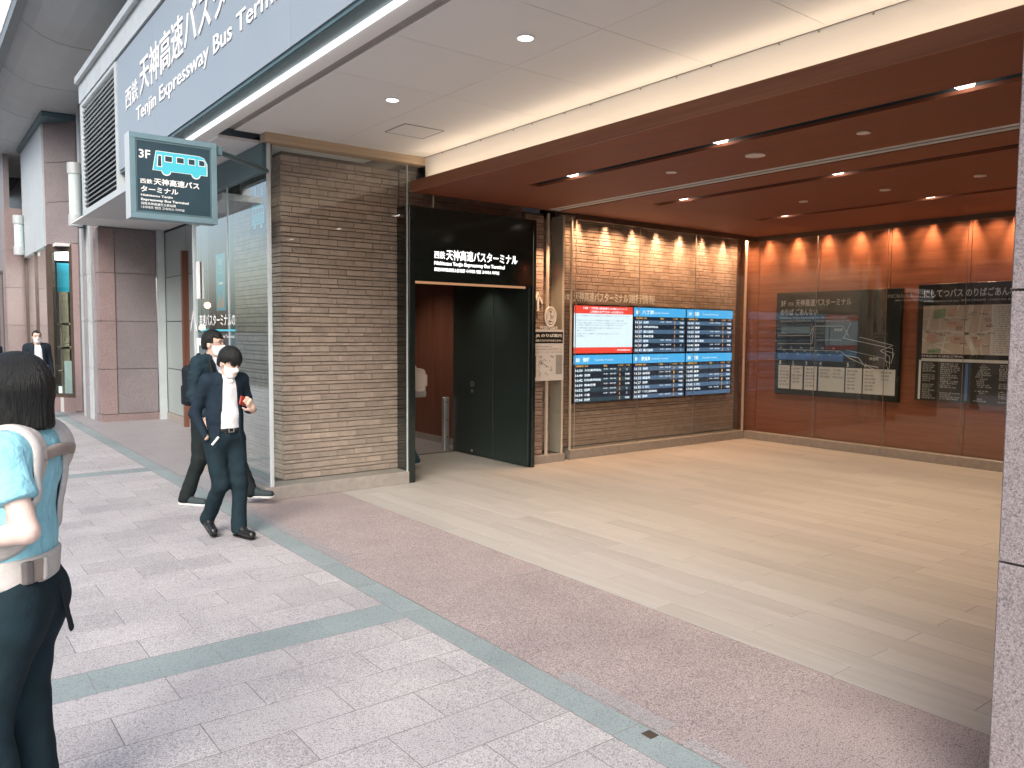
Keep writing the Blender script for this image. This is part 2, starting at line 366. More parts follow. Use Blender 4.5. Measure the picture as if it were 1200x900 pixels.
class Panel:
    """a flat printed face: u to the right, v downward, both 0..1; layers stand a millimetre proud of each other"""
    def __init__(s, tl, right, down, normal, w, h, gap=.0012):
        s.o = Vector(tl); s.r = Vector(right).normalized(); s.d = Vector(down).normalized(); s.n = Vector(normal).normalized(); s.w = w; s.h = h; s.gap = gap; s.mb = {}
    def P(s, u, v, k=0, dep=0): return s.o+s.r*(u*s.w)+s.d*(v*s.h)+s.n*(k*s.gap+dep)
    def m(s, mat, name): return s.mb.setdefault((name, mat), MB())
    def rect(s, u0, v0, u1, v1, mat, k=1, name='print'):
        s.m(mat, name).add([s.P(u0, v0, k), s.P(u0, v1, k), s.P(u1, v1, k), s.P(u1, v0, k)], [(0, 1, 2, 3)])
    def poly(s, pts, mat, k=1, name='print'):
        s.m(mat, name).add([s.P(u, v, k) for u, v in pts], [tuple(range(len(pts)))])
    def line(s, pts, wd, mat, k=1, name='line_drawing'):
        for (u0, v0), (u1, v1) in zip(pts[:-1], pts[1:]):
            a = s.P(u0, v0, k); b = s.P(u1, v1, k); t = (b-a)
            if t.length < 1e-6: continue
            q = s.n.cross(t.normalized())*(wd/2)
            s.m(mat, name).add([a-q, b-q, b+q, a+q], [(0, 1, 2, 3)])
    def text(s, body, u, v0, v1, mat, u1=None, k=2, bold=0., res=2, extrude=0., name='lettering', fit=True, dep=0):
        co, fs, lo, hi = text_geo(body, bold, res, extrude)
        if len(fs) == 0: return
        sc = (v1-v0)*s.h/(hi[1]-lo[1]); sx = sc
        if u1 is not None: sx = (u1-u)*s.w/(hi[0]-lo[0])
        base = s.P(u, v1, k, dep); R = np.array(s.r); D = np.array(s.d); N = np.array(s.n)
        vs = np.array(base)+np.outer((co[:, 0]-lo[0])*sx, R)-np.outer((co[:, 1]-lo[1])*sc, D)+np.outer((co[:, 2]-lo[2])*(sc if extrude else 0), N)
        s.m(mat, name).add(vs.tolist(), fs)
    def build(s, parent):
        out = []
        for (name, mat), mb in s.mb.items(): out.append(mb.build(name, mat, parent))
        return out
def lamp(parent, name, loc, target, power, color=(1, .78, .55), size=95, blend=.7, rad=.04):
    d = bpy.data.lights.new(name, 'SPOT'); d.energy = power; d.color = color; d.spot_size = math.radians(size); d.spot_blend = blend; d.shadow_soft_size = rad
    o = bpy.data.objects.new(name, d); COL.objects.link(o)
    o.location = Vector(loc)-org(parent); o.rotation_euler = (Vector(loc)-Vector(target)).to_track_quat('Z', 'Y').to_euler(); o.parent = parent; return o
# ------------------------------------------------------------------ ground
g = MB().box(-2.6, 2.52, -8, 60, -.3, -.0008); gs = struct('pavement'); g.build('bedding', 'mortar', gs)
road = MB().box(-400, -2.6, -400, 400, -.5, -.15).build('road', 'asphalt'); tag(road, kind='structure')
ground = MB().box(-600, 600, -600, 600, -.8, -.5).build('ground', 'asphalt'); tag(ground, kind='structure')
k = MB()
for i in range(60): k.box(-2.78, -2.602, -8+i, -8+i+.99, -.4, .0)
tag(k.build('kerb', 'kerb'), kind='structure')
PIT = .2933; Y0 = 4.06                                   # course pitch, lower edge of the near green band
pv = boxmesh('paver', .595, PIT-.0065, .03, 'paver', .001); pt = boxmesh('band_tile', .597, PIT-.008, .03, 'teal_stone', .001)
rest = MB()
for j in range(-22, 150):
    y = Y0+j*PIT
    band = j % 21 == 0
    off = .67 if j % 2 == 0 else .97
    x = off-6*.6
    while x < 2.345:
        a, b2 = max(x, -2.55), min(x+.6, 2.345)
        if b2-a > .03 and b2 > a:
            near = a > -.55 and -10 <= j <= 30
            if near:
                if b2-a > .59: o = inst(pt if band else pv, 'band_tile' if band else 'paver', gs, (x+.003, y+.004, -.03+random.uniform(-.0002, .0004)))
                else:
                    o = MB().box(a+.003, b2-.003, y+.003, y+PIT-.0035, -.03, random.uniform(-.0002, .0004)).build('band_tile' if band else 'paver', 'teal_stone' if band else 'paver', gs)
            else: rest.box(a+.003, b2-.003, y+.003, y+PIT-.003, -.03, 0)
        x += .6
tag(rest.build('paver_field', 'paver', gs), kind='stuff')
# the green border strip along the building
bt = boxmesh('border_tile', .168, .601, .03, 'teal_stone', .002)
rest = MB()
for i in range(-10, 90):
    y = 2.93+i*.605
    if -4 <= i <= 40: inst(bt, 'border_tile', gs, (2.349, y+.002, -.03+random.uniform(-.0006, .0006)))
    else: rest.box(2.349, 2.517, y+.002, y+.603, -.03, 0)
tag(rest.build('border_tile_run', 'teal_stone', gs), kind='stuff')
MB().box(2.5185, 2.5225, -3, 16, -.02, .0022).build('metal_edge_strip', 'steel', gs)
# brown red granite apron in front of the hall
ap = struct('entrance_apron'); MB().box(2.5235, 3.655, -6, 7.8, -.3, -.001).build('bedding', 'mortar', ap)
for i in range(8):
    y = -1.37+i*1.14
    MB().box(2.527, 3.645, y+.0015, y+1.1385, -.03, random.uniform(-.0005, .0005)).build('granite_slab', 'red_granite', ap)
MB().box(2.53, 2.63, 2.21, 2.9, -.02, .0035).build('granite_inlay', 'grey_granite', ap)
MB().box(2.53, 2.6, 1.6, 2.09, -.02, .0035).build('granite_inlay', 'grey_granite', ap)
MB().box(2.53, 2.615, 5.3, 7.72, -.02, .0028).build('granite_inlay', 'grey_granite', ap)
MB().box(2.53, 4.0, 7.802, 34, -.3, .0015).build('granite_slab', 'grey_granite', ap)
MB().box(2.455, 2.505, 2.2, 2.255, -.01, .003).build('survey_plate', 'bronze_trim', gs)
# wood look floor of the hall
fl = struct('hall_floor'); MB().box(3.65, 11.4, -1.5, 14, -.3, -.001).build('bedding', 'mortar', fl)
pm = boxmesh('floor_tile', .1893, 1.1975, .02, 'wood_tile', .0015)
rest = MB(); PW = .192
for i in range(40):
    x = 3.65+i*PW
    for jj in range(-2, 9):
        y = 2.08+(0 if i % 2 == 0 else .6)+(jj-1)*1.2
        if x+PW > 11.2: continue
        if .9 < y+1.2 and y < 7.7: 
            if y+1.2 < 8.4: inst(pm, 'floor_tile', fl, (x+.001, y+.001, -.02+random.uniform(-.0003, .0003))); continue
        rest.box(x+.001, x+PW-.001, y+.001, y+1.199, -.02, 0)
tag(rest.build('floor_tile_field', 'wood_tile', fl), kind='stuff')
MB().box(4.6, 7.4, 9.47, 16, -.2, .002).build('inner_floor', 'grey_granite', fl)
MB().box(4.6, 6.24, 9.42, 9.47, -.1, .004).build('threshold_strip', 'bronze_trim', fl)

# ------------------------------------------------------------------ brick walls
def bricks(root, origin, along, outward, length, z0, z1, proud, nmax, bl=.208, bh=.0645, gap=.009, first=0, skip=None, rev=False):
    """one run of stretcher courses on a recessed joint sheet; the first nmax bricks are objects, the rest one part"""
    o = Vector(origin); a = Vector(along); n = Vector(outward); dp = .03
    def mk(l, h):
        mb = MB(); P = lambda u, w, z: tuple(a*u+n*w+Vector((0, 0, z)))
        e = .0025
        mb.add([P(0, -dp, 0), P(l, -dp, 0), P(l, -dp, h), P(0, -dp, h), P(e, 0, e), P(l-e, 0, e), P(l-e, 0, h-e), P(e, 0, h-e), P(0, -e, 0), P(l, -e, 0), P(l, -e, h), P(0, -e, h)],
               [(8, 9, 5, 4), (9, 10, 6, 5), (10, 11, 7, 6), (11, 8, 4, 7), (4, 5, 6, 7), (0, 1, 9, 8), (1, 2, 10, 9), (2, 3, 11, 10), (3, 0, 8, 11)])
        return mb
    cache = {}; rest = MB(); cnt = 0; lst = []
    row = 0; z = z0
    while z+.03 < z1+.001:                     # tall and slim courses take turns
        h = .058 if row % 2 == 0 else .030
        u = -(bl+.003)*[0, .5, .5, 0, .08, .55, .42, .95][row % 8] + .0015
        while u < length:
            l0, l1 = max(u, 0), min(u+bl, length)
            if l1-l0 > .02 and not (skip and skip(l0, l1, z, z+h)): lst.append((l0, l1-l0, z, h))
            u += bl+.003
        row += 1; z += h+.008
    if nmax < len(lst):
        lst.sort(key=lambda t: (t[3] < .05, abs(t[2]+.03-1.6), t[0]))
    for (u, l, zz, h) in lst:
        off = proud+random.uniform(-.002, .002)
        p = o+a*u+n*off+Vector((0, 0, zz))
        if cnt < nmax:
            key = (round(l, 3), h)
            if key not in cache:
                me = mk(l, h).mesh('brick'); me.materials.append(MT['brick']); cache[key] = me
            inst(cache[key], 'brick', root, p); cnt += 1
        else:
            m2 = mk(l, h); rest.add([Vector(v)+p for v in m2.v], m2.f)
    if rest.v: tag(rest.build('brick_field', 'brick', root), kind='stuff')

pier = thing('brick_pillar', 'grey brown brick pillar behind glass at the street corner, left of the black doorway', 'brick pillar', (3.2, 8.1, 0))
core = MB().box(3.16, 4.52, 8.028, 9.45, 0, 3.62).box(4.52, 6.333, 8.028, 8.3, 3.14, 3.62); core.build('joint_bed', 'brick_joint', pier)
bricks(pier, (3.132, 8.028, .142), (1, 0, 0), (0, -1, 0), 1.385, 0, 3.42, .028, 265)
bricks(pier, (4.53, 8.028, 3.15), (1, 0, 0), (0, -1, 0), 1.8, 0, .44, .026, 0)
bricks(pier, (3.16, 9.45, .142), (0, -1, 0), (-1, 0, 0), 1.42, 0, 3.42, .028, 35)

pier2 = thing('brick_pillar', 'narrow orange lit brick pillar with glass niche and white notice, right of black doorway', 'brick pillar', (6.68, 8.0, 0))
MB().box(6.335, 6.66, 7.988, 9.5, 0, 3.26).box(6.66, 7.0, 8.2, 9.5, 0, 3.26).build('joint_bed', 'brick_joint', pier2)
bricks(pier2, (6.34, 7.988, .115), (1, 0, 0), (0, -1, 0), .31, 0, 3.13, .028, 90)
bricks(pier2, (6.66, 8.2, .115), (1, 0, 0), (0, -1, 0), .34, 0, 3.13, .028, 60)
MB().box(6.335, 6.985, 7.88, 8.02, 0, .105).build('base', 'base_stone', pier2, bevel=.004)
for x in (6.665, 6.93): MB().box(x, x+.03, 7.9, 7.93, .105, 3.26).build('metal_post', 'cream_metal', pier2)
MB().box(6.96, 6.975, 7.932, 8.17, .105, 3.26).build('metal_post', 'cream_metal', pier2)
MB().box(6.696, 6.929, 7.908, 7.918, .107, 3.255).build('niche_glass', 'glass', pier2)

bw = thing('brick_wall', 'orange brown brick wall behind the departure screens, lit from above', 'brick wall', (9, 8.15, 0))
MB().box(7.02, 11.3, 8.168, 8.5, 0, 3.4).build('joint_bed', 'brick_joint', bw)
scr_hide = lambda l0, l1, z, zt: (7.06+l0 > 7.3 and 7.06+l1 < 10.7 and z+.14 > .8 and zt+.14 < 2.05)
bricks(bw, (7.06, 8.168, .14), (1, 0, 0), (0, -1, 0), 3.9, 0, 3.16, .028, 298, skip=scr_hide)
MB().box(7.03, 7.058, 8.1, 8.2, .0, 3.26).build('edge_trim', 'bronze_trim', bw)

# ------------------------------------------------------------------ glass walls in front of the bricks
gw = thing('glass_wall', 'tall clear glass sheets standing before the brick pillar at the street corner', 'glass wall', (3.7, 7.73, 0))
MB().box(2.9, 4.497, 7.72, 8.0, 0, .135).build('base', 'base_stone', gw, bevel=.004)
MB().box(2.93, 4.475, 7.735, 7.745, .137, 3.56).build('pane', 'glass', gw)
MB().box(4.487, 4.82, 7.735, 7.745, 3.13, 3.56).build('pane', 'glass', gw)
MB().box(4.826, 6.33, 7.735, 7.745, 3.13, 3.255).build('pane', 'glass', gw)
MB().box(2.895, 2.93, 7.722, 7.757, .135, 3.56).build('corner_post', 'fascia_trim', gw, bevel=.003)
MB().box(4.477, 4.485, 7.728, 7.752, .135, 3.56).build('joint_strip', 'fascia_trim', gw)
MB().box(4.8205, 4.8255, 7.728, 7.752, 3.13, 3.56).build('joint_strip', 'cream_metal', gw)
MB().box(2.86, 4.69, 7.66, 7.82, 3.565, 3.655).build('top_beam', 'beige_beam', gw, bevel=.004)

gl = thing('glass_wall', 'street side glass wall with dark metal frame, running back from the brick corner', 'glass wall', (2.9, 9, 0))
MB().box(2.86, 2.99, 7.76, 10.25, 0, .12).build('base', 'base_stone', gl, bevel=.004)
MB().box(2.9, 2.91, 7.762, 8.95, .122, 3.3).build('pane', 'glass_out', gl)
MB().box(2.9, 2.91, 8.958, 10.2, .122, 3.3).build('pane', 'glass_out', gl)
MB().box(2.893, 2.917, 8.951, 8.957, .122, 3.3).build('joint_strip', 'fascia_trim', gl)
MB().box(2.88, 2.93, 10.205, 10.25, .12, 3.3).build('frame_post', 'fascia_trim', gl)
MB().box(2.86, 2.96, 7.76, 10.25, 3.3, 3.56).build('top_beam', 'teal_metal', gl)
MB().box(2.865, 2.89, 9.98, 10.05, 2.1, 2.55).build('pull_handle', 'white_trim', gl)
p = Panel((2.896, 10.1, 1.98), (0, -1, 0), (0, 0, -1), (-1, 0, 0), 2.2, .6)
p.text('高速バスターミナルの', .02, .12, .36, 'white_print', .62, bold=.01); p.rect(.02, .42, .62, .455, 'bus_blue'); p.text('Tenjin Bus Terminal', .3, .52, .6, 'white_print', .6)
p.line([(-.09, .78), (-.09, .05)], .02, 'white_print'); p.line([(-.155, .45), (-.09, .03), (-.03, .45)], .03, 'white_print')
for o in p.build(gl): pass
p = Panel((2.896, 10.19, 1.62), (0, -1, 0), (0, 0, -1), (-1, 0, 0), .3, .3)
p.rect(0, 0, 1, .3, 'white_print'); p.rect(0, .3, .3, 1, 'white_print'); p.build(gl)

gs2 = thing('glass_wall', 'clear glass sheets on a stone base, covering brick wall and departure screens', 'glass wall', (9, 7.93, 0))
MB().box(7.1, 10.94, 7.9, 8.12, 0, .13).build('base', 'base_stone', gs2, bevel=.003)
xs = [7.12, 8.42, 9.66, 10.9]
for a, b2 in zip(xs[:-1], xs[1:]): MB().box(a+.003, b2-.003, 7.925, 7.935, .132, 3.255).build('pane', 'glass', gs2)
MB().box(7.1, 7.12, 7.918, 7.942, .13, 3.255).build('edge_post', 'cream_metal', gs2)
MB().box(7.1, 7.11, 7.945, 8.12, .132, 3.25).build('side_pane', 'glass', gs2)
MB().box(7.255, 7.263, 8.0, 8.008, .13, 3.25).build('tie_rod', 'cream_metal', gs2)
for x in xs[1:3]: MB().box(x-.0015, x+.0015, 7.924, 7.936, .13, 3.255).build('joint_strip', 'groove', gs2)
MB().box(10.902, 10.935, 7.915, 7.945, .13, 3.255).build('corner_post', 'cream_metal', gs2)

# ------------------------------------------------------------------ wood wall on the right with its glass
ww = thing('wood_wall', 'red brown veneer wall behind glass, carrying the map boards', 'wood wall', (11.1, 4.5, 0))
ys = [8.16, 7.8, 6.72, 5.63, 4.57, 3.5, 2.42, 1.35, .6]
for a, b2 in zip(ys[:-1], ys[1:]): MB().box(11.1, 11.16, b2+.004, a-.004, .02, 3.32).build('panel', 'wall_wood', ww)
MB().box(11.13, 11.3, .6, 8.3, 0, 3.4).build('backing', 'dark_void', ww)
gr = thing('glass_wall', 'clear glass sheets before the red brown wood wall, on a stone base', 'glass wall', (10.95, 4.5, 0))
yg = [7.9, 6.68, 5.6, 4.556, 3.5, 2.42, 1.35, .62]
for a, b2 in zip(yg[:-1], yg[1:]):
    MB().box(10.945, 10.955, b2+.003, a-.003, .127, 3.255).build('pane', 'glass', gr)
    MB().box(10.93, 11.08, b2+.0015, a-.0015, 0, .125).build('base_block', 'base_stone', gr, bevel=.003)
    MB().box(10.944, 10.956, b2-.0015, b2+.0015, .125, 3.255).build('joint_strip', 'groove', gr)
ew = thing('wood_wall', 'red brown veneer end wall behind the granite pillar', 'wood wall', (7.5, .6, 0))
for i in range(7): MB().box(3.9+i*1.03, 3.9+i*1.03+1.022, .5, .58, 0, 3.3).build('panel', 'wall_wood', ew)

# ------------------------------------------------------------------ ceilings
wc = struct('white_ceiling')
xe = [2.6, 3.59, 4.66]; ye = [-1.8+.92*i for i in range(0, 11)]
ye = [3.74+.92*i for i in range(-6, 5)]+[7.8]
for x0, x1 in zip(xe[:-1], xe[1:]):
    for y0, y1 in zip(ye[:-1], ye[1:]):
        if y1-y0 < .05: continue
        MB().box(x0+.002, x1-.002, y0+.002, y1-.002, 3.65, 3.68).build('ceiling_panel', 'white_paint', wc)
MB().box(2.6, 4.9, -1.8, 7.8, 3.684, 3.75).build('backing', 'groove', wc)
h = MB()
for (a, b2, c, d) in ((3.765, 4.195, 6.53, 6.538), (3.765, 4.195, 6.922, 6.93), (3.765, 3.773, 6.54, 6.92), (4.187, 4.195, 6.54, 6.92)): h.box(a, b2, c, d, 3.645, 3.6495)
h.build('hatch_frame', 'groove', wc); MB().box(3.776, 4.184, 6.541, 6.919, 3.6465, 3.6492).build('hatch_lid', 'white_paint', wc)
bk = MB().box(4.67, 4.72, .6, 7.66, 3.3, 3.65).build('bulkhead', 'white_paint', wc)
for i in range(16):
    y = 1.2+i*.41+random.uniform(-.1, .1)
    MB().box(4.662, 4.669, y, y+.009, 3.632, 3.641).build('fixing_clip', 'groove', wc)
MB().box(2.46, 2.598, -1.8, 7.8, 3.66, 3.70).build('reveal', 'groove', wc)

hc = struct('wood_ceiling')
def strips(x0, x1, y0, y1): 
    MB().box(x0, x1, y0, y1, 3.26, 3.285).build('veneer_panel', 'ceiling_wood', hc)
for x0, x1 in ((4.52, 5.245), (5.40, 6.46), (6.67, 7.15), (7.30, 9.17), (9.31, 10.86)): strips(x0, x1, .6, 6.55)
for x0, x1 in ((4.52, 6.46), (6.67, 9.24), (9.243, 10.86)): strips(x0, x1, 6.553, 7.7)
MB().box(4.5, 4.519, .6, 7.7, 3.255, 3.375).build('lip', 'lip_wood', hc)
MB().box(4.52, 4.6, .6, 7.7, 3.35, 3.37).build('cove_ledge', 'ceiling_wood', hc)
for x0, x1 in ((5.245, 5.40), (7.15, 7.30), (9.17, 9.31)):
    MB().box(x0, x1, .6, 6.55, 3.38, 3.4).box(x0-.002, x0, .6, 6.55, 3.286, 3.39).box(x1, x1+.002, .6, 6.55, 3.286, 3.39).build('track_slot', 'dark_void', hc)
MB().box(6.462, 6.668, .6, 7.7, 3.268, 3.3).build('shutter_rail', 'fascia_trim', hc)
MB().box(6.555, 6.575, .6, 7.7, 3.262, 3.267).build('shutter_gap', 'groove', hc)
MB().box(4.75, 11.3, .5, 8.5, 3.42, 3.5).build('backing', 'dark_void', hc)
MB().box(6.98, 10.86, 7.7, 7.72, 3.19, 3.4).build('slot_trim', 'bronze_trim', hc)
MB().box(10.86, 10.88, .6, 7.72, 3.19, 3.4).build('slot_trim', 'bronze_trim', hc)
MB().box(4.72, 6.98, 7.7, 7.715, 3.2545, 3.4).build('slot_trim', 'bronze_trim', hc)
cv = MB().box(4.535, 4.56, .8, 7.6, 3.371, 3.378).build('cove_strip', 'cove', hc)
d = bpy.data.lights.new('cove_light', 'AREA'); d.shape = 'RECTANGLE'; d.size = .03; d.size_y = 6.8; d.energy = 3.2; d.color = (1, .74, .5)
o = bpy.data.objects.new('cove_light', d); COL.objects.link(o); o.parent = hc; o.location = (4.56, 4.2, 3.385); o.rotation_euler = (math.pi, 0, 0)

# lamps in the three tracks
def track_lamp(x, y, lab):
    t = thing('track_lamp', lab, 'ceiling lamp', (x, y, 3.3), 'lit lamps in the ceiling slots')
    MB().box(x-.06, x+.06, y-.2, y+.2, 3.325, 3.345).build('housing', 'black_panel', t)
    MB().prism([(y-.06, 3.322), (y-.04, 3.276), (y+.05, 3.276), (y+.09, 3.322)], 0, x-.045, x+.045).build('lens', 'lamp_lens', t)
    lamp(t, 'lamp_light', (x, y, 3.27), (x+.0, y, 0), 56 if x < 6 else 90, (1, .72, .49), size=88 if x < 6 else 115, blend=.9)
for i, y in enumerate((5.95, 4.15, 2.28)): track_lamp(5.32, y, ['lit lamp farthest back in the ceiling slot nearest the white ceiling', 'lit lamp in the middle of the ceiling slot nearest the white ceiling', 'largest lit lamp, in the ceiling slot nearest the white ceiling, close to the granite pillar'][i])
for i, y in enumerate((6.15, 4.23, 2.3)): track_lamp(7.225, y, ['lit lamp toward the brick wall in the middle ceiling slot', 'lit lamp halfway along the middle ceiling slot', 'lit lamp of the middle ceiling slot beside the granite pillar'][i])
for i, y in enumerate((6.15, 4.28, 2.4)): track_lamp(9.24, y, ['lit lamp near the brick wall in the ceiling slot by the wood wall', 'lit lamp halfway along the ceiling slot by the wood wall', 'lit lamp of the rear ceiling slot beside the granite pillar'][i])
def disc(x, y, r, lab, kind):
    t = thing('ceiling_speaker' if kind else 'ceiling_sensor', lab, 'ceiling fixture', (x, y, 3.26), 'pale round fixtures in the wood ceiling')
    MB().ring((x, y), r*.86, r, 3.25, 3.2595).build('rim', 'fixture', t)
    MB().tube((x, y, 3.2535), (x, y, 3.259), r*.855, n=24).build('cover', 'fixture', t)
disc(5.87, 5.14, .05, 'small pale disc in the wood ceiling, left of the large disc', 0); disc(5.87, 4.2, .085, 'large pale disc in the wood ceiling, between two small ones', 1); disc(5.85, 3.22, .05, 'small pale disc in the wood ceiling, right of the large disc', 0)
disc(8.32, 5.28, .05, 'pale disc in the rear part of the wood ceiling, nearest to brick wall', 0); disc(8.31, 4.31, .055, 'pale disc with a nub, middle of three in the rear wood ceiling', 1); disc(8.27, 3.36, .055, 'pale disc in the rear wood ceiling, nearest the granite pillar', 0)
for i, (y, lab) in enumerate(((5.94, 'lit round downlight in the white ceiling nearest the brick pillar'), (4.16, 'lit round downlight in the white ceiling beside a panel joint, nearer the viewer'))):
    t = thing('downlight', lab, 'downlight', (3.3, y, 3.65), 'round downlights in the white ceiling')
    MB().ring((3.3, y), .05, .064, 3.641, 3.6495).build('rim', 'white_trim', t); MB().tube((3.3, y, 3.645), (3.3, y, 3.649), .0495, n=24).build('lens', 'lamp_white', t)
    lamp(t, 'lamp_light', (3.3, y, 3.63), (3.3, y, 0), 18, (1, .95, .88), 110, .8)
# wall washing spots in the slot above both walls, and wide fill lamps added
ww_i = 0
for kx in range(9):  # wide fill lamps added to raise the brick wall's general brightness
    x = 7.25+kx*.45
    t = hc
    MB().tube((x, 7.82, 3.33), (x, 7.82, 3.39), .028, n=10).build('wash_or_fill_spot', 'black_panel', t)
    lamp(t, 'lamp_light', (x, 7.84, 3.31), (x+random.uniform(-.08, .08), 8.16, 1.9), 26*random.uniform(.8, 1.2), (1, .55, .3), 110, 1., .015)
for kx in range(7):
    x = 7.4+kx*.53
    MB().tube((x, 8.05, 3.36), (x, 8.05, 3.41), .02, n=10).build('wash_or_fill_spot', 'black_panel', hc)
    lamp(hc, 'lamp_light', (x, 8.05, 3.355), (x+random.uniform(-.03, .03), 8.15, 2.3), 48*random.uniform(.7, 1.2), (1, .6, .36), 50, 1., .03)
for ky in range(13):
    y = 7.62-ky*.51
    MB().tube((11.015, y, 3.36), (11.015, y, 3.41), .02, n=10).build('wash_or_fill_spot', 'black_panel', hc)
    lamp(hc, 'lamp_light', (11.015, y, 3.355), (11.105, y+random.uniform(-.03, .03), 2.3), 48*random.uniform(.7, 1.25), (1, .62, .38), 50, 1., .03)
for ky in range(14):  # second wide row, added as fill light for the wood wall
    y = 7.55-ky*.47
    t = hc
    MB().tube((10.905, y, 3.33), (10.905, y, 3.39), .02, n=10).build('wash_or_fill_spot', 'black_panel', t)
    lamp(t, 'lamp_light', (10.9, y, 3.31), (11.1, y+random.uniform(-.08, .08), 1.9), 11*random.uniform(.7, 1.3), (1, .6, .35), 110, 1., .015)
for x in (6.56,):
    t = hc
    MB().tube((x, 7.82, 3.33), (x, 7.82, 3.39), .028, n=10).build('wash_or_fill_spot', 'black_panel', t)
    lamp(t, 'lamp_light', (6.55, 7.62, 3.2), (6.62, 8.0, 1.4), 60, (1, .58, .32), 60, .8, .02)

# ------------------------------------------------------------------ black doorway
pr = thing('doorway', 'glossy black steel doorway with lit white terminal lettering above the opening', 'doorway', (5.5, 7.73, 0))
MB().box(4.5, 4.575, 7.72, 9.5, 0, 3.12).build('jamb', 'black_panel', pr, bevel=.003)
MB().box(6.28, 6.33, 7.72, 9.5, 0, 3.12).build('jamb', 'black_panel', pr, bevel=.003)
MB().box(4.577, 6.278, 7.73, 8.1, 2.29, 3.118).build('header', 'black_panel', pr, bevel=.002)
MB().box(4.577, 6.17, 7.734, 7.75, 2.262, 2.288).build('light_strip', 'brass', pr)
MB().box(4.577, 6.278, 8.1, 9.5, 2.5, 2.55).build('inner_lintel', 'door_panel', pr)
MB().box(6.245, 6.275, 7.76, 8.50, .012, 2.285).build('door_leaf', 'door_panel', pr, bevel=.002)
dl = MB().box(6.245, 6.275, 8.515, 9.48, .012, 2.48).build('door_leaf', 'door_panel', pr, bevel=.002)
MB().ring((0, 0), .028, .034, 0, .004).v
rg = MB(); r2 = MB().ring((0, 0), .03, .037, 0, .005, 20); rg.add([(6.245-z, 9.0+x, 1.0+y) for x, y, z in r2.v], r2.f)
r3 = MB().ring((0, 0), .018, .024, 0, .005, 20); rg.add([(6.245-z, 9.0+x, .9+y) for x, y, z in r3.v], r3.f); rg.build('flush_pull', 'steel', dl)
MB().box(6.24, 6.246, 8.98, 9.02, .05, .08).build('bolt_cover', 'steel', dl)
p = Panel((4.575, 7.7285, 3.12), (1, 0, 0), (0, 0, -1), (0, -1, 0), 1.703, .85)
p.text('西鉄', .15, .565, .665, 'lit_letter', .235, bold=.01, res=3); p.text('天神高速バスターミナル', .245, .535, .675, 'lit_letter', .855, bold=.012, res=3)
p.text('Nishitetsu Tenjin Expressway Bus Terminal', .15, .7, .765, 'lit_letter', .74, bold=.025)
p.text('西铁天神高速巴士航站楼 니시테츠 텐진 고속버스 터미널', .15, .785, .835, 'lit_letter', .69, bold=.015)
p.build(pr)
# the hall beyond the doorway
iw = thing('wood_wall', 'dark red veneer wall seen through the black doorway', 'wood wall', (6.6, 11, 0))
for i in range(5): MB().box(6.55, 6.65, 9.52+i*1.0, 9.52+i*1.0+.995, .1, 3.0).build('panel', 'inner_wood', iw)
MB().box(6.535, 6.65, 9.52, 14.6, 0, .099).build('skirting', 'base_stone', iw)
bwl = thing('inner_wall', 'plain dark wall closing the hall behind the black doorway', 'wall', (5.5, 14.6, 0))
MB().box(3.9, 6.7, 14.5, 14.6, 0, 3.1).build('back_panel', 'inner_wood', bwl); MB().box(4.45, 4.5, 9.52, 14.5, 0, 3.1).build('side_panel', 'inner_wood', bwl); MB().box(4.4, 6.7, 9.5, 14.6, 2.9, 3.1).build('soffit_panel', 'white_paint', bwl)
for i, (y, lab) in enumerate(((10.3, 'ceiling lamp in the hall just beyond the black doorway'), (12.5, 'ceiling lamp at the far end of the hall beyond the doorway'))):
    t = thing('downlight', lab, 'downlight', (5.6, y, 2.9), 'downlights of the hall beyond the doorway')
    MB().ring((5.6, y), .05, .064, 2.885, 2.899).build('rim', 'white_trim', t); MB().tube((5.6, y, 2.89), (5.6, y, 2.898), .0495, n=20).build('lens', 'lamp_white', t)
    lamp(t, 'lamp_light', (5.6, y, 2.87), (5.6, y, 0), 30, (1, .85, .68), 120, .8)
t = thing('downlight', 'small recessed lamp under the lintel inside the black doorway', 'downlight', (5.9, 8.6, 2.5))
MB().ring((5.95, 8.55), .03, .04, 2.488, 2.4995).build('rim', 'steel', t); MB().tube((5.95, 8.55, 2.492), (5.95, 8.55, 2.499), .0295, n=20).build('lens', 'lamp_lens', t)
lamp(t, 'lamp_light', (5.95, 8.55, 2.47), (5.95, 8.55, 0), 9, (1, .85, .68), 110, .8)
t = thing('guard_post', 'stainless steel guard post at the far end of the doorway', 'bollard', (6.21, 9.6, 0))
MB().box(6.15, 6.24, 9.56, 9.64, 0, .775).build('post', 'steel', t, bevel=.012); MB().box(6.135, 6.255, 9.545, 9.655, 0, .02).build('base_plate', 'steel', t)
for z in (.2, .45, .7): MB().tube((6.195, 9.56, z), (6.195, 9.548, z), .008, n=8).build('bolt', 'bronze_trim', t)
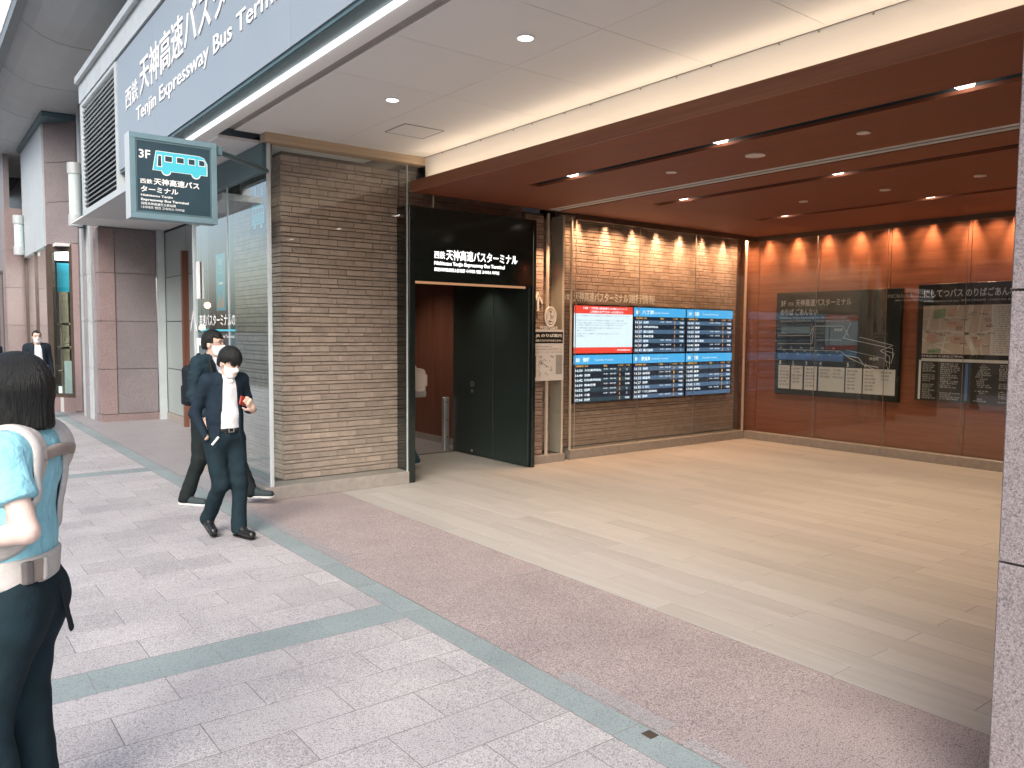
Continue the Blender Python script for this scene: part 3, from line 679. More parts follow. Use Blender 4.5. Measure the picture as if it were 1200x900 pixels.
# ------------------------------------------------------------------ fascia sign box above the entrance
FX = 2.12
fs = thing('fascia_sign', 'long blue grey sign board over the entrance with white bus terminal lettering', 'sign', (2.2, 5, 3.6))
for a, b2 in ((-3, 1.6), (1.604, 5.2), (5.204, 8.8), (8.804, 10.48)): MB().box(FX, FX+.06, a, b2, 3.615, 4.9).build('board', 'fascia', fs)
MB().box(FX+.012, FX+.09, -3, 10.5, 3.585, 3.613).build('lower_edge', 'teal_metal', fs)
MB().prism([(2.135, 3.60), (2.16, 3.578), (2.265, 3.588), (2.265, 3.64), (2.135, 3.64)], 1, -3, 8.4).build('drip_trim', 'teal_metal', fs)
MB().prism([(2.276, 3.578), (2.279, 3.566), (2.297, 3.566), (2.297, 3.615), (2.276, 3.615)], 1, -3, 8.3).build('line_lamp', 'line_lamp', fs)
MB().box(2.306, 2.455, -3, 8.3, 3.592, 3.66).build('inner_soffit', 'white_paint', fs)
MB().box(2.2, 2.9, -3, 12.9, 4.95, 5.28).build('box_body', 'fascia_trim', fs)
MB().box(2.185, 2.3, -3, 10.5, 3.665, 4.9).build('box_core', 'dark_void', fs)
for i in range(20):
    y0 = -3+i*.8
    if y0 > 12.8: break
    MB().box(FX-.02, FX+.1, y0+.003, min(y0+.797, 12.88), 4.92, 5.18).build('cap_panel', 'fascia_trim', fs)
MB().box(FX-.07, FX+.1, -3, 12.9, 5.183, 5.28).build('gutter', 'fascia_trim', fs, bevel=.006)
p = Panel((FX-.002, 10.48, 4.9), (0, -1, 0), (0, 0, -1), (-1, 0, 0), 13.48, 1.285)
V = lambda z: (4.9-z)/1.285; U = lambda y: (10.48-y)/13.48
p.text('西鉄', U(10.04), V(4.46), V(4.22), 'white_letter', U(9.44), bold=.005, extrude=.006)
p.text('天神高速バスターミナル', U(9.34), V(4.615), V(4.235), 'white_letter', U(4.75), bold=.01, extrude=.006)
p.text('Tenjin Expressway Bus Terminal', U(9.54), V(4.142), V(3.945), 'white_letter', U(5.02), bold=.012, extrude=.006)
p.build(fs)
# louvred end of the sign box
lv = thing('louvre_panel', 'pale metal louvre grille at the far end of the long blue grey sign board', 'louvre', (2.2, 11.8, 3.4))
MB().box(FX+.05, FX+.07, 10.6, 12.75, 3.45, 4.86).build('dark_backing', 'dark_void', lv)
MB().box(FX-.01, FX+.08, 10.5, 10.6, 3.4, 4.9).build('end_stile', 'fascia_trim', lv); MB().box(FX-.01, FX+.08, 12.75, 12.88, 3.4, 4.9).build('end_stile', 'fascia_trim', lv)
MB().box(FX-.012, FX+.5, 10.0, 12.88, 3.33, 3.41).build('bottom_rail', 'fascia_trim', lv); MB().box(FX-.01, FX+.08, 10.6, 12.75, 4.86, 4.9).build('top_rail', 'fascia_trim', lv)
n = 22
sl = MB().prism([(FX-.004, 0), (FX+.004, -.012), (FX+.046, .026), (FX+.046, .034)], 1, 10.603, 12.747).mesh('slat'); sl.materials.append(MT['fascia_trim'])
for i in range(n): inst(sl, 'slat', lv, (0, 0, 3.48+i*(1.36/n)))

# ------------------------------------------------------------------ blade sign hanging over the pavement
bs = thing('blade_sign', 'square dark navy hanging sign with 3F and a turquoise bus', 'sign', (1.87, 7.15, 3.35))
X0, X1, Z0, Z1, YF = 1.515, 2.215, 2.64, 3.335, 7.1
MB().box(X0, X1, YF+.012, YF+.15, Z0, Z1).build('case', 'sign_frame', bs, bevel=.006)
MB().box(X0-.004, X0+.0, YF+.004, YF+.155, Z0, Z1).build('daylit_side', 'fascia_trim', bs)  # paler metal stands in for daylight falling on this end
fr = MB(); w = .045
fr.box(X0, X1, YF, YF+.03, Z1-w, Z1).box(X0, X1, YF, YF+.03, Z0, Z0+w).box(X0, X0+w, YF, YF+.03, Z0+w, Z1-w).box(X1-w, X1, YF, YF+.03, Z0+w, Z1-w); fr.build('frame', 'sign_frame', bs, bevel=.002)
fr = MB(); w2 = .062
fr.box(X0+w+.001, X1-w-.001, YF+.006, YF+.03, Z1-w2, Z1-w-.001).box(X0+w+.001, X1-w-.001, YF+.006, YF+.03, Z0+w+.001, Z0+w2).box(X0+w+.001, X0+w+.012, YF+.006, YF+.03, Z0+w2, Z1-w2).box(X1-w-.012, X1-w-.001, YF+.006, YF+.03, Z0+w2, Z1-w2); fr.build('inner_frame', 'teal_metal', bs)
MB().box(X0+w, X1-w, YF+.010, YF+.0115, Z0+w2, Z1-w2).build('face', 'sign_face', bs)
def bus_icon(p, u0, v0, u1, v1, mat_b, mat_l, k=1):
    S = lambda pts: [(u0+(u1-u0)*a, v0+(v1-v0)*b) for a, b in pts]
    def body(e):
        pts = [(-.01+e*-1, .80+e*1.5), (.05-e*.6, -.0-e*1.5), (.86, -.0-e*1.5), (.95+e*.3, .06-e), (1.0+e, .30), (1.0+e, .80+e*1.5)]
        def arc(cx, r): return [(cx+r*math.cos(t), .80+e*1.5+r*2.05*math.sin(t)) for t in [math.pi*i/10 for i in range(11)]]
        return pts+arc(.79, .075+e)+arc(.23, .075+e)
    p.poly(S(body(.014)), mat_l, k); p.poly(S(body(0)), mat_b, k+1)
    for a, b2 in ((.20, .35), (.42, .57), (.64, .78), (.84, .97)):
        p.poly(S([(a, .14), (b2-.03 if b2 > .9 else b2, .14), (b2, .22 if b2 > .9 else .14), (b2, .42), (a, .42)]), mat_l, k+2)
        p.poly(S([(a+.012, .17), (b2-.04 if b2 > .9 else b2-.012, .17), (b2-.012, .23 if b2 > .9 else .17), (b2-.012, .39), (a+.012, .39)]), 'sign_face', k+3)
    p.poly(S([(.075, .14), (.155, .14), (.155, .66), (.055, .66)]), mat_l, k+2); p.poly(S([(.088, .18), (.14, .18), (.14, .62), (.072, .62)]), 'sign_face', k+3)
p = Panel((X0+w, YF+.0095, Z1-w2), (1, 0, 0), (0, 0, -1), (0, -1, 0), X1-X0-2*w, Z1-Z0-2*w2, gap=.0007)
p.text('3F', .045, .12, .245, 'white_print', .19, bold=.02)
bus_icon(p, .23, .12, .935, .46, 'bus_blue', 'white_print')
p.text('西鉄', .055, .535, .605, 'white_print', .21, bold=.015); p.text('天神高速バス', .225, .51, .61, 'white_print', .83, bold=.025)
p.text('ターミナル', .06, .64, .725, 'white_print', .545, bold=.025)
p.text('Nishitetsu Tenjin', .06, .755, .795, 'white_print', .47, bold=.03); p.text('Expressway Bus Terminal', .06, .815, .86, 'white_print', .68, bold=.03)
p.text('西铁天神高速巴士航站楼', .06, .872, .91, 'white_print', .51, bold=.01); p.text('니시테츠 텐진 고속버스 터미널', .06, .925, .962, 'white_print', .62, bold=.01)
p.build(bs)
MB().box(2.216, 2.27, 7.12, 7.2, 3.25, 3.32).tube((2.25, 7.17, 3.285), (2.89, 7.72, 3.285), .025, n=8).build('bracket', 'teal_metal', bs)
isg = thing('mirrored_bus_sign', 'small blue bus sign inside the glass wall, standing in for a reflection', 'sign', (3.0, 9.3, 3.2))  # added plate imitating a bus icon mirrored in the glass
MB().box(2.965, 2.99, 8.0, 8.42, 2.72, 3.1).build('plate', 'sign_face', isg)
p = Panel((2.9645, 8.42, 3.1), (0, -1, 0), (0, 0, -1), (-1, 0, 0), .42, .38, gap=.0007); bus_icon(p, .12, .2, .95, .85, 'bus_blue', 'white_print'); p.build(isg)
for y in (8.1, 8.3): MB().tube((2.978, y, 3.1), (2.978, y, 3.57), .006, n=6).build('hanger', 'steel', isg)

# ------------------------------------------------------------------ departure screens
db = thing('departure_board', 'wall of six departure screens, two rows of three, on the brick wall', 'departure board', (9, 8.03, 1.4))
SX0, SX1, SZ0, SZ1 = 7.243, 10.745, .742, 2.104
MB().box(SX0+.1, SX1-.1, 8.08, 8.13, SZ0+.1, SZ1-.1).build('wall_mount', 'bezel', db)
sw = (SX1-SX0)/3; sh = (SZ1-SZ0)/2
DEST = ['鹿児島', '宮崎', '大分', '熊本空港', '長崎', '佐世保', '小倉', '下関', '日田', '別府', '唐津', '黒川温泉', '由布院', '延岡']
rng = random.Random(3)
for r in range(2):
    for c in range(3):
        x0 = SX0+c*sw; z1 = SZ1-r*sh
        s = MB().box(x0+.002, x0+sw-.002, 8.03, 8.078, z1-sh+.002, z1-.002).build('screen', 'bezel', db)
        p = Panel((x0+.012, 8.0295, z1-.012), (1, 0, 0), (0, 0, -1), (0, -1, 0), sw-.024, sh-.024, gap=.0008)
        if r == 0 and c == 0:
            p.rect(0, 0, 1, 1, 'scr_white', 1, 'page'); p.rect(0, 0, 1, .165, 'scr_red', 2, 'header'); p.rect(0, .875, 1, 1, 'scr_red', 2, 'footer')
            p.text('川棚・下関線 (高速道路)の運休について', .14, .025, .08, 'scr_text', .9, 3, .02); p.text('ご利用のお客さまへのお知らせ', .26, .095, .15, 'scr_text', .83, 3, .02)
            ys_ = [.19, .235, .29, .345, .39, .45, .5, .57, .62]
            txt = ['いつも高速バスをご利用いただき誠にありがとうございます', '', '新型コロナウイルス感染症の影響により 当面の間', '一部の便を運休いたします ご迷惑をおかけいたします', 'が何卒ご理解いただきますようお願い申し上げます', '・対象路線の運行状況は窓口でお確かめください', '　詳しくは係員まで', 'お客さまのご理解とご協力をお願いいたします', '　お願い']
            for y_, t_ in zip(ys_, txt):
                if t_.strip(): p.text(t_.strip(), .05, y_, y_+.033, 'scr_ink', min(.95, .05+.034*len(t_)), 2, .0, 1)
            p.text('西日本鉄道株式会社', .73, .92, .955, 'scr_text', .97, 3, .02)
        else:
            red = (r == 1 and c == 0)
            p.rect(0, 0, 1, 1, 'scr_dark', 1, 'page'); p.rect(0, 0, 1, .2, 'scr_blue', 2, 'header')
            hd = {(0, 1): '福岡行 八丁堀', (0, 2): '九州 西部', (1, 0): '高速 情報', (1, 1): '熊本 鹿児島', (1, 2): '長崎 方面'}[(r, c)]
            p.text(hd[:2], .035, .06, .15, 'scr_text', .1, 3, .02); p.text(hd[3:], .15, .055, .15, 'scr_text', .15+.055*len(hd[3:]), 3, .02); p.text('Tenjin Bus Terminal', .34, .09, .135, 'scr_text', .66, 3, .0, 1)
            for a, t_ in ((.04, '発車時刻'), (.18, '行先'), (.5, '経由'), (.75, 'のりば'), (.9, '備考')):
                p.text(t_, a, .215, .255, 'scr_orange', a+.03*len(t_), 3, .02, 1)
            nr = 7; hr = (1-.275)/nr
            hh, mm = [(16, 20), (16, 5), (16, 30), (16, 15), (16, 40)][(r*3+c-1) % 5]
            for i in range(nr):
                v = .275+i*hr
                if i % 2 == 0: p.rect(.02, v+.006, .985, v+hr-.006, 'scr_row2' if red else 'scr_row', 2, 'row')
                if c == 2 and r == 1 and i == 6: continue
                p.text('%02d:%02d' % (hh, mm), .03, v+.022, v+hr-.024, 'scr_text', .15, 3, .02, 1); mm += rng.choice((2, 5, 8, 10))
                if mm > 59: mm -= 60; hh += 1
                t_ = rng.choice(DEST); 
                if rng.random() < .25: t_ += '(高速経由)'
                p.text(t_, .18, v+.022, v+hr-.024, 'scr_text', min(.46, .18+.047*len(t_)), 3, .02, 1)
                if rng.random() < .6:
                    p.text('天神・博多駅', .5, v+.018, v+.05, 'scr_text', .72, 3, .0, 1)
                p.text(rng.choice('123456'), .775, v+.018, v+hr-.02, 'scr_orange', .795, 3, .02, 1)
                if rng.random() < .7: p.text('予約制', .88, v+.03, v+hr-.03, 'scr_text', .96, 3, .02, 1)
                else: p.text('○', .9, v+.03, v+hr-.03, 'scr_text', .925, 3, .0, 1)
        for (name, mat), mb in p.mb.items():
            mb.build(name, mat, s)
wl = thing('wall_lettering', 'raised pale metal Japanese lettering on the brick wall above the departure screens', 'wall lettering', (8, 8.1, 2.2))
p = Panel((7.08, 8.112, 2.33), (1, 0, 0), (0, 0, -1), (0, -1, 0), 1.9, .2)
p.text('西鉄', 0, .42, .82, 'cream_letter', .11, bold=.008, res=3, extrude=.03); p.text('天神高速バスターミナル', .125, .22, .9, 'cream_letter', .68, bold=.012, res=3, extrude=.03); p.text('運行情報', .69, .22, .9, 'cream_letter', .985, bold=.012, res=3, extrude=.03)
p.build(wl)

# notice, arrow and emblem on the narrow brick pillar
nt_ = thing('notice_board', 'white notice with black heading and small floor plan, on the narrow brick pillar', 'notice', (6.7, 7.88, 1.1))
MB().box(6.41, 6.935, 7.872, 7.888, 1.09, 1.76).build('plate', 'paper', nt_)
p = Panel((6.41, 7.8715, 1.76), (1, 0, 0), (0, 0, -1), (0, -1, 0), .525, .67, gap=.0008)
p.rect(.02, .05, .97, .27, 'board_black', 1, 'heading'); p.text('JR のりば案内', .08, .085, .165, 'white_print', .93, 2, .03); p.text('西鉄バスのりばではありません', .08, .195, .24, 'white_print', .93, 2, .02)
p.text('お客さまへのご案内です', .06, .32, .345, 'ink', .6); p.text('バスのりばは三階です 階段をご利用ください', .06, .375, .4, 'ink', .94); p.text('エレベーターはこちら', .06, .43, .455, 'ink', .94)
p.rect(.74, .5, .95, .88, 'grey_print', 1, 'plan'); p.rect(.05, .52, .1, .93, 'ink', 1, 'plan')
for i in range(26):
    a, b2 = rng.uniform(.16, .66), rng.uniform(.5, .9); p.line([(a, b2), (a+rng.choice((.06, .1, 0)), b2+rng.choice((0, .04)))], .006, 'ink', 1, 'plan')
for a, b2 in ((.2, .52), (.25, .64), (.55, .78), (.6, .52)): p.text('駅', a, b2, b2+.035, 'ink', a+.08)
p.build(nt_)
ar = thing('wall_arrow', 'white upward arrow on the narrow brick pillar beside the round emblem', 'arrow sign', (6.5, 7.9, 2))
p = Panel((6.475, 7.955, 2.26), (1, 0, 0), (0, 0, -1), (0, -1, 0), .17, .27)
a = MB()
P = lambda u, v, dpt: p.P(u, v, 0, dpt)
def slab(pts):
    n_ = len(pts); a.add([P(u, v, 0) for u, v in pts]+[P(u, v, .02) for u, v in pts], [tuple(range(n_)), tuple(range(2*n_-1, n_-1, -1))]+[(i, (i+1) % n_, (i+1) % n_+n_, i+n_) for i in range(n_)])
slab([(.32, .3), (.48, .12), (.48, .98), (.32, .98)]); slab([(.0, .52), (.40, .06), (.40, .26), (.0, .68)]); slab([(.40, .06), (.82, .52), (.82, .68), (.40, .26)])
a.build('arrow', 'cream_letter', ar)
em = thing('wall_emblem', 'white round store emblem with lettering below, above the white notice', 'emblem', (6.8, 7.9, 2))
mb = MB()
n_ = 40; cx, cz = 6.71, 1.925
for r0, r1 in ((.088, .108), (.066, .075)):
    r_ = MB().ring((0, 0), r0, r1, 0, .012, n_); mb.add([(cx+x*.92, 7.889-z, cz+y*1.25) for x, y, z in r_.v], r_.f)
mb.build('ring', 'white_print', em)
p = Panel((6.62, 7.888, 2.03), (1, 0, 0), (0, 0, -1), (0, -1, 0), .18, .34); p.text('越', .2, .12, .48, 'white_print', .8, bold=.03, extrude=.04); p.text('MITSUKOSHI', -.45, .68, .78, 'cream_letter', 1.15, bold=.02, extrude=.04); p.build(em)

# ------------------------------------------------------------------ map boards on the wood wall
XB = 11.03
def vis(pt): return pt
b1 = thing('map_board', 'black bus terminal guide board with white line map and six numbered panels', 'map board', (XB, 6.4, 1.5))
Y1, Y2, ZT, ZB = 7.415, 5.425, 2.372, .775
MB().box(XB, XB+.06, Y2, Y1, ZB, ZT).build('panel', 'board_black', b1, bevel=.003)
p = Panel((XB-.0006, Y1, ZT), (0, -1, 0), (0, 0, -1), (-1, 0, 0), Y1-Y2, ZT-ZB, gap=.0008)
p.text('3F', .04, .08, .135, 'paper', .085, bold=.015); p.text('西鉄', .105, .095, .135, 'paper', .155); p.text('天神高速バスターミナル', .17, .07, .14, 'paper', .63, bold=.02)
p.text('のりば ごあんない', .04, .16, .225, 'paper', .36, bold=.02); p.text('Nishitetsu Tenjin Expressway Bus Terminal Information', .04, .24, .262, 'paper', .6, bold=.01); p.text('西铁天神高速巴士航站楼 乘车向导 니시테츠 텐진 고속버스 터미널 승차 안내', .04, .272, .29, 'paper', .62)
p.text('のりば ごあんない 時刻表', .9, .05, .085, 'paper', 1.07); p.text('案内所', .95, .1, .115, 'paper', 1.07)
L = lambda pts, w=.008: p.line(pts, w, 'paper', 1)
L([(.02, .42), (.3, .42), (.33, .33), (.57, .33), (.62, .43)]); L([(.02, .5), (.32, .5)]); L([(.02, .56), (.55, .56), (.62, .62), (.78, .7), (.9, .75), (.93, .7), (.93, .6), (.86, .55), (.95, .5)])
L([(.57, .44), (.7, .47), (.95, .53), (.95, .62)]); L([(.7, .43), (.95, .5)]); L([(.58, .44), (.63, .3)]); L([(.60, .6), (.7, .62), (.74, .68), (.85, .7)], .012); L([(.33, .33), (.32, .5)])
L([(.31, .3), (.31, .62)], .004); L([(.36, .46), (.56, .46)]); L([(.6, .55), (.9, .62), (.92, .72)], .005); L([(.9, .55), (.96, .57), (.94, .66), (.9, .64), (.9, .55)])
p.rect(.03, .595, .58, .66, 'blue_print', 1, 'screen_reflection'); p.rect(.05, .335, .3, .4, 'sign_frame', 1, 'screen_reflection')  # blue patches painted as the screens mirrored in the glass
for i in range(18): p.text(rng.choice(['改札', '待合室', '券売機', '売店']), .04+.03*i, .53+.03*(i % 3), .548+.03*(i % 3), 'paper', .062+.03*i)
for t_, a, b2 in (('待合所', .5, .35), ('待合所', .78, .61), ('おりば', .86, .8)): p.text(t_, a, b2, b2+.03, 'paper', a+.07, bold=.02)
bx = [(.035, .135, '1'), (.15, .25, '2'), (.265, .37, '3'), (.385, .595, '4'), (.605, .73, '5'), (.74, .975, '6')]
for a, b2, t_ in bx:
    p.rect(a, .715, b2, .945, 'paper', 1, 'number_panel'); p.text(t_, a+.005, .668, .705, 'paper', a+.022, bold=.02)
    cols = 1 if b2-a < .15 else 2
    for cc in range(cols):
        for i in range(rng.randint(3, 6)):
            v = .735+i*.032; u = a+.012+cc*(b2-a)/2
            t2 = rng.choice(DEST); p.text(t2, u, v, v+.018, 'ink', u+min(.02*len(t2)+.02, .08))
p.build(b1)
b2_ = thing('map_board', 'dark board with beige street map above white bus stop listing, partly behind the granite pillar', 'map board', (XB, 4, 1.5))
Y1, Y2, ZT, ZB = 5.2, 3.7, 2.41, .83
MB().box(XB, XB+.06, Y2, Y1, ZB, ZT).build('panel', 'board_brown', b2_, bevel=.003)
p = Panel((XB-.0006, Y1, ZT), (0, -1, 0), (0, 0, -1), (-1, 0, 0), Y1-Y2, ZT-ZB, gap=.0008)
p.text('にしてつバス のりばごあんない', .05, .045, .115, 'paper', .86, bold=.02); p.text('Guide to Nishitetsu bus stops  西铁巴士车站向导  니시테츠 버스 승차장 안내', .05, .135, .158, 'paper', .86, bold=.01)
p.rect(.05, .185, .62, .595, 'map_beige', 1, 'map'); p.rect(.62, .185, .96, .595, 'paper', 1, 'map_key')
for pts, wd in (([(.05, .41), (.25, .4), (.5, .43), (.62, .4)], .03), ([(.13, .185), (.09, .4), (.13, .595)], .03), ([(.46, .185), (.42, .42), (.5, .595)], .06), ([(.36, .185), (.28, .3), (.22, .595)], .018), ([(.05, .3), (.3, .28), (.45, .3)], .018), ([(.1, .52), (.3, .49), (.45, .54)], .018), ([(.55, .185), (.52, .43), (.56, .595)], .022), ([(.05, .47), (.3, .58)], .014), ([(.2, .185), (.2, .4)], .012), ([(.6, .25), (.62, .24)], .012), ([(.56, .5), (.62, .53)], .014)):
    p.line(pts, wd, 'map_road', 2, 'street')
p.poly([(.15, .22), (.25, .21), (.24, .29), (.14, .3)], 'map_green', 3, 'park'); p.poly([(.1, .56), (.22, .55), (.22, .59), (.1, .59)], 'map_green', 3, 'park')
for q in ([(.26, .31), (.4, .33), (.39, .38), (.25, .37)], [(.1, .42), (.18, .43), (.16, .5), (.08, .49)], [(.3, .44), (.4, .45), (.39, .52), (.29, .5)], [(.48, .46), (.54, .47), (.54, .53), (.5, .53)], [(.27, .22), (.34, .2), (.33, .27), (.26, .28)]): p.poly(q, 'map_pink', 3, 'block')
for i in range(26): p.text(rng.choice(DEST), *(lambda a, b2: (a, b2, b2+.014, 'ink', a+.05))(rng.uniform(.07, .6), rng.uniform(.2, .57)), k=4)
for i in range(22): p.text('○ '+rng.choice(DEST)+' 方面 '+rng.choice(DEST), .64, .2+i*.0175, .21+i*.0175, 'ink', .64+rng.uniform(.15, .28))
p.text('行先別のりばのご案内', .05, .605, .625, 'paper', .4, bold=.02); p.rect(.05, .635, .95, .66, 'paper', 1, 'list_heading'); p.rect(.03, .65, .05, .99, 'paper', 1, 'list_heading')
p.rect(.43, .67, .455, .98, 'blue_print', 2, 'column_rule')
for cc, (u0, u1) in enumerate(((.065, .2), (.22, .41), (.5, .66), (.7, .95))):
    for i in range(19):
        v = .672+i*.0165
        if rng.random() < .88: p.text(rng.choice(DEST)+rng.choice(['', '方面', '行き'])+rng.choice(['', ' 天神', ' 博多駅前']), u0+(rng.uniform(0, .06) if cc == 2 else 0), v, v+.0115, 'paper', u0+(u1-u0)*rng.uniform(.45, .95))
p.build(b2_)

# ------------------------------------------------------------------ granite pillar at the right edge
gp = thing('granite_pillar', 'polished pink grey granite pillar at the right edge of the entrance', 'granite pillar', (3.3, .7, 0))
zs = [0, .96, 1.87, 2.78, 3.6]
MB().box(2.93, 3.67, .33, 1.05, 0, 3.6).build('joint_core', 'mortar', gp)
for a, b2 in zip(zs[:-1], zs[1:]):
    for (x0, x1, y0, y1) in ((2.9, 2.935, .3, 1.065), (2.937, 3.7, 1.048, 1.08), (3.668, 3.7, .3, 1.046), (2.937, 3.666, .3, .332)):
        MB().box(x0, x1, y0, y1, a+.004, b2-.004).build('granite_slab', 'pink_granite', gp, bevel=.002)

# ------------------------------------------------------------------ curved canopy over the pavement
cn = thing('canopy', 'curved grey panelled canopy overhanging the pavement along the facade', 'canopy', (2, 10, 6))
prof = [(2.95, 6.02), (2.2, 6.0), (2.0, 6.02), (1.83, 6.07), (1.67, 6.15), (1.53, 6.26)]
def shell(y0, y1):
    mb = MB(); n_ = len(prof)
    low = prof; up = [(x+.01, z+.06) for x, z in prof]
    pts = low+up[::-1]
    return mb.prism(pts, 1, y0, y1)
for i in range(-3, 8):
    y0 = 13.86+(i-3)*2.58
    shell(y0+.012, y0+2.568).build('soffit_panel', 'soffit', cn)
MB().prism([(1.41, 6.26), (1.525, 6.24), (1.525, 6.36), (1.41, 6.42)], 1, -2, 34).build('rim', 'soffit_rim', cn)
MB().prism([(1.40, 6.43), (1.46, 6.43), (1.46, 7.3), (1.40, 7.3)], 1, -2, 34).build('front_upstand', 'white_trim', cn)
MB().box(1.47, 3.2, -2, 34, 6.45, 6.6).build('deck', 'dark_void', cn)
MB().box(2.9, 3.1, -2, 12.95, 5.285, 6.03).build('shadow_gap_wall', 'dark_void', cn)
MB().box(3.1, 14, -2, 34, 3.8, 9).build('upper_building', 'pink_granite', cn)

# ------------------------------------------------------------------ far shop fronts on the left
gpn = thing('panel_wall', 'grey green metal panel wall set back between glass wall and granite pier', 'panel wall', (4, 15, 0))
for (y0, y1) in ((14.62, 16.1), (13.3, 14.615)):
    for (z0, z1) in ((.14, .98), (.985, 1.87), (1.875, 2.7), (2.705, 3.55)): MB().box(4.0, 4.05, y0+.004, y1-.004, z0+.004, z1-.004).build('panel', 'grey_panel', gpn)
MB().box(3.97, 4.05, 13.3, 16.1, 0, .135).build('plinth', 'base_stone', gpn); MB().box(4.03, 4.1, 13.3, 16.1, .1, 3.6).build('backing', 'dark_void', gpn)
MB().box(3.86, 3.985, 16.0, 16.1, 0, 3.6).build('corner_strip', 'fascia_trim', gpn)
pc = struct('porch_ceiling'); MB().box(2.46, 4.1, 7.85, 12.9, 3.57, 3.6).build('panel', 'white_paint', pc); MB().box(2.46, 4.1, 12.95, 16.2, 3.6, 3.63).build('panel', 'white_paint', pc)
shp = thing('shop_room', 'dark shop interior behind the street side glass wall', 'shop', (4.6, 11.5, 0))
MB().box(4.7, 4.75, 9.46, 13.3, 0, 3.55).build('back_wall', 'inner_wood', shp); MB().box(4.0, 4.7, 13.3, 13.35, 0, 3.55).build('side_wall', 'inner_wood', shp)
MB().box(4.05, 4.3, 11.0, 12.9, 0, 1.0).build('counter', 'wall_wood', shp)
MB().box(3.25, 3.33, 9.7, 10.1, .1, 3.5).build('dark_column', 'teal_metal', shp)
for i, (y, z) in enumerate(((12.6, 2.1), (12.9, 1.75))):
    t = thing('pendant_lamp', ['higher of two warm pendant lamps in the shop behind the glass', 'lower of two warm pendant lamps in the shop behind the glass'][i], 'lamp', (3.75, y, z+.1))
    mb = MB()
    for k_ in range(5):
        a0 = -math.pi/2+k_*math.pi/5; a1 = a0+math.pi/5; mb.tube((3.75, y, z+.05*math.sin(a0)), (3.75, y, z+.05*math.sin(a1)), .05*math.cos(a0)+1e-4, .05*math.cos(a1)+1e-4, 12, False)
    mb.build('bulb', 'bulb', t, True); MB().tube((3.75, y, z+.05), (3.75, y, 3.57), .004, n=6).build('cord', 'ink', t)
bn = thing('banner', 'turquoise poster hanging inside the glass wall', 'banner', (3.2, 9.75, 2))
MB().box(3.0, 3.008, 9.4, 9.72, 1.95, 2.62).build('sheet', 'banner', bn)
p = Panel((2.9995, 9.72, 2.62), (0, -1, 0), (0, 0, -1), (-1, 0, 0), .32, .67); p.text('高速', .35, .08, .2, 'white_print', .75); p.text('バス', .35, .24, .36, 'white_print', .75); p.poly([(.1, .9), (.35, .7), (.6, .85), (.9, .65), (.9, .95), (.1, .95)], 'map_pink'); p.rect(.3, .5, .8, .54, 'white_print'); p.build(bn)

def clad(root, x0, x1, y0, y1, zs_, mat, front=True, left=True, t=.03):
    """granite slabs on the face toward the viewer (-y) and the street face (-x) of one pier"""
    MB().box(x0+t-.005, x1, y0+t-.005, y1, 0, zs_[-1]-.002).build('joint_core', 'mortar', root)
    for a, b2 in zip(zs_[:-1], zs_[1:]):
        if front: MB().box(x0+t+.001, x1-.001, y0, y0+t, a+.004, b2-.004).build('granite_slab', mat, root)
        if left: MB().box(x0, x0+t, y0, y1, a+.004, b2-.004).build('granite_slab', mat, root)
zz = [.14, .98, 1.87, 2.76, 3.58]
fp = thing('granite_pier', 'broad speckled granite pier with red granite edge beyond the glass wall', 'granite pier', (3.3, 16.5, 0))
MB().box(3.13, 3.85, 16.135, 17, .12, 3.598).build('joint_core', 'mortar', fp); MB().box(2.9, 3.13, 16.115, 17, .12, 3.598).build('joint_core', 'mortar', fp)
for a, b2 in zip(zz[:-1], zz[1:]):
    MB().box(3.14, 3.85, 16.12, 16.2, a+.006, b2-.006).build('granite_slab', 'pink_granite', fp); MB().box(2.87, 3.132, 16.1, 16.2, a+.006, b2-.006).build('edge_slab', 'pink_granite_dark', fp)
    MB().box(2.872, 2.9, 16.201, 17.0, a+.006, b2-.006).build('edge_slab', 'pink_granite_dark', fp)
MB().box(2.86, 3.86, 16.09, 17, 0, .135).build('plinth', 'pink_granite_dark', fp)
pl = thing('pilaster', 'stepped pale stone and metal pilasters between granite pier and shop window', 'pilaster', (2.8, 17.2, 0))
for i, (x0, y0, m_) in enumerate(((2.845, 16.45, 'grey_granite'), (2.82, 16.75, 'fascia_trim'), (2.79, 17.0, 'grey_granite'), (2.80, 17.3, 'fascia_trim'))):
    for a, b2 in zip([0]+zz[:-1], zz): MB().box(x0, 3.1, y0, y0+.24, a+.003, b2+(.0 if b2 < 3.5 else 2.4)-.003).build('shaft', m_, pl)
bay = thing('shop_bay', 'far granite shop front with tall display window and chamfered corner', 'shop front', (2.6, 19, 0))
def quadbox(mb, p0, p1, t, z0, z1):           # wall slab from p0 to p1 (plan), thickness t to its back
    a = Vector((*p0, 0)); b2 = Vector((*p1, 0)); d_ = (b2-a).normalized(); n_ = Vector((-d_.y, d_.x, 0))*t
    pts = [a, b2, b2+n_, a+n_]; return mb.add([(q.x, q.y, z0) for q in pts]+[(q.x, q.y, z1) for q in pts], [(0, 1, 2, 3), (4, 5, 6, 7), (0, 1, 5, 4), (1, 2, 6, 5), (2, 3, 7, 6), (3, 0, 4, 7)])
A = (2.40, 18.85); B = (2.88, 18.25); C = (2.36, 22.4)
lerp = lambda p_, q, t: (p_[0]+(q[0]-p_[0])*t, p_[1]+(q[1]-p_[1])*t)
for a, b2 in ((3.46, 4.3), (4.31, 5.1), (5.11, 5.9)): quadbox(MB(), A, B, .1, a, b2).build('cladding_panel', 'pink_granite', bay)
quadbox(MB(), lerp(A, B, .8), B, .1, .02, 3.45).build('edge_slab', 'pink_granite_dark', bay)
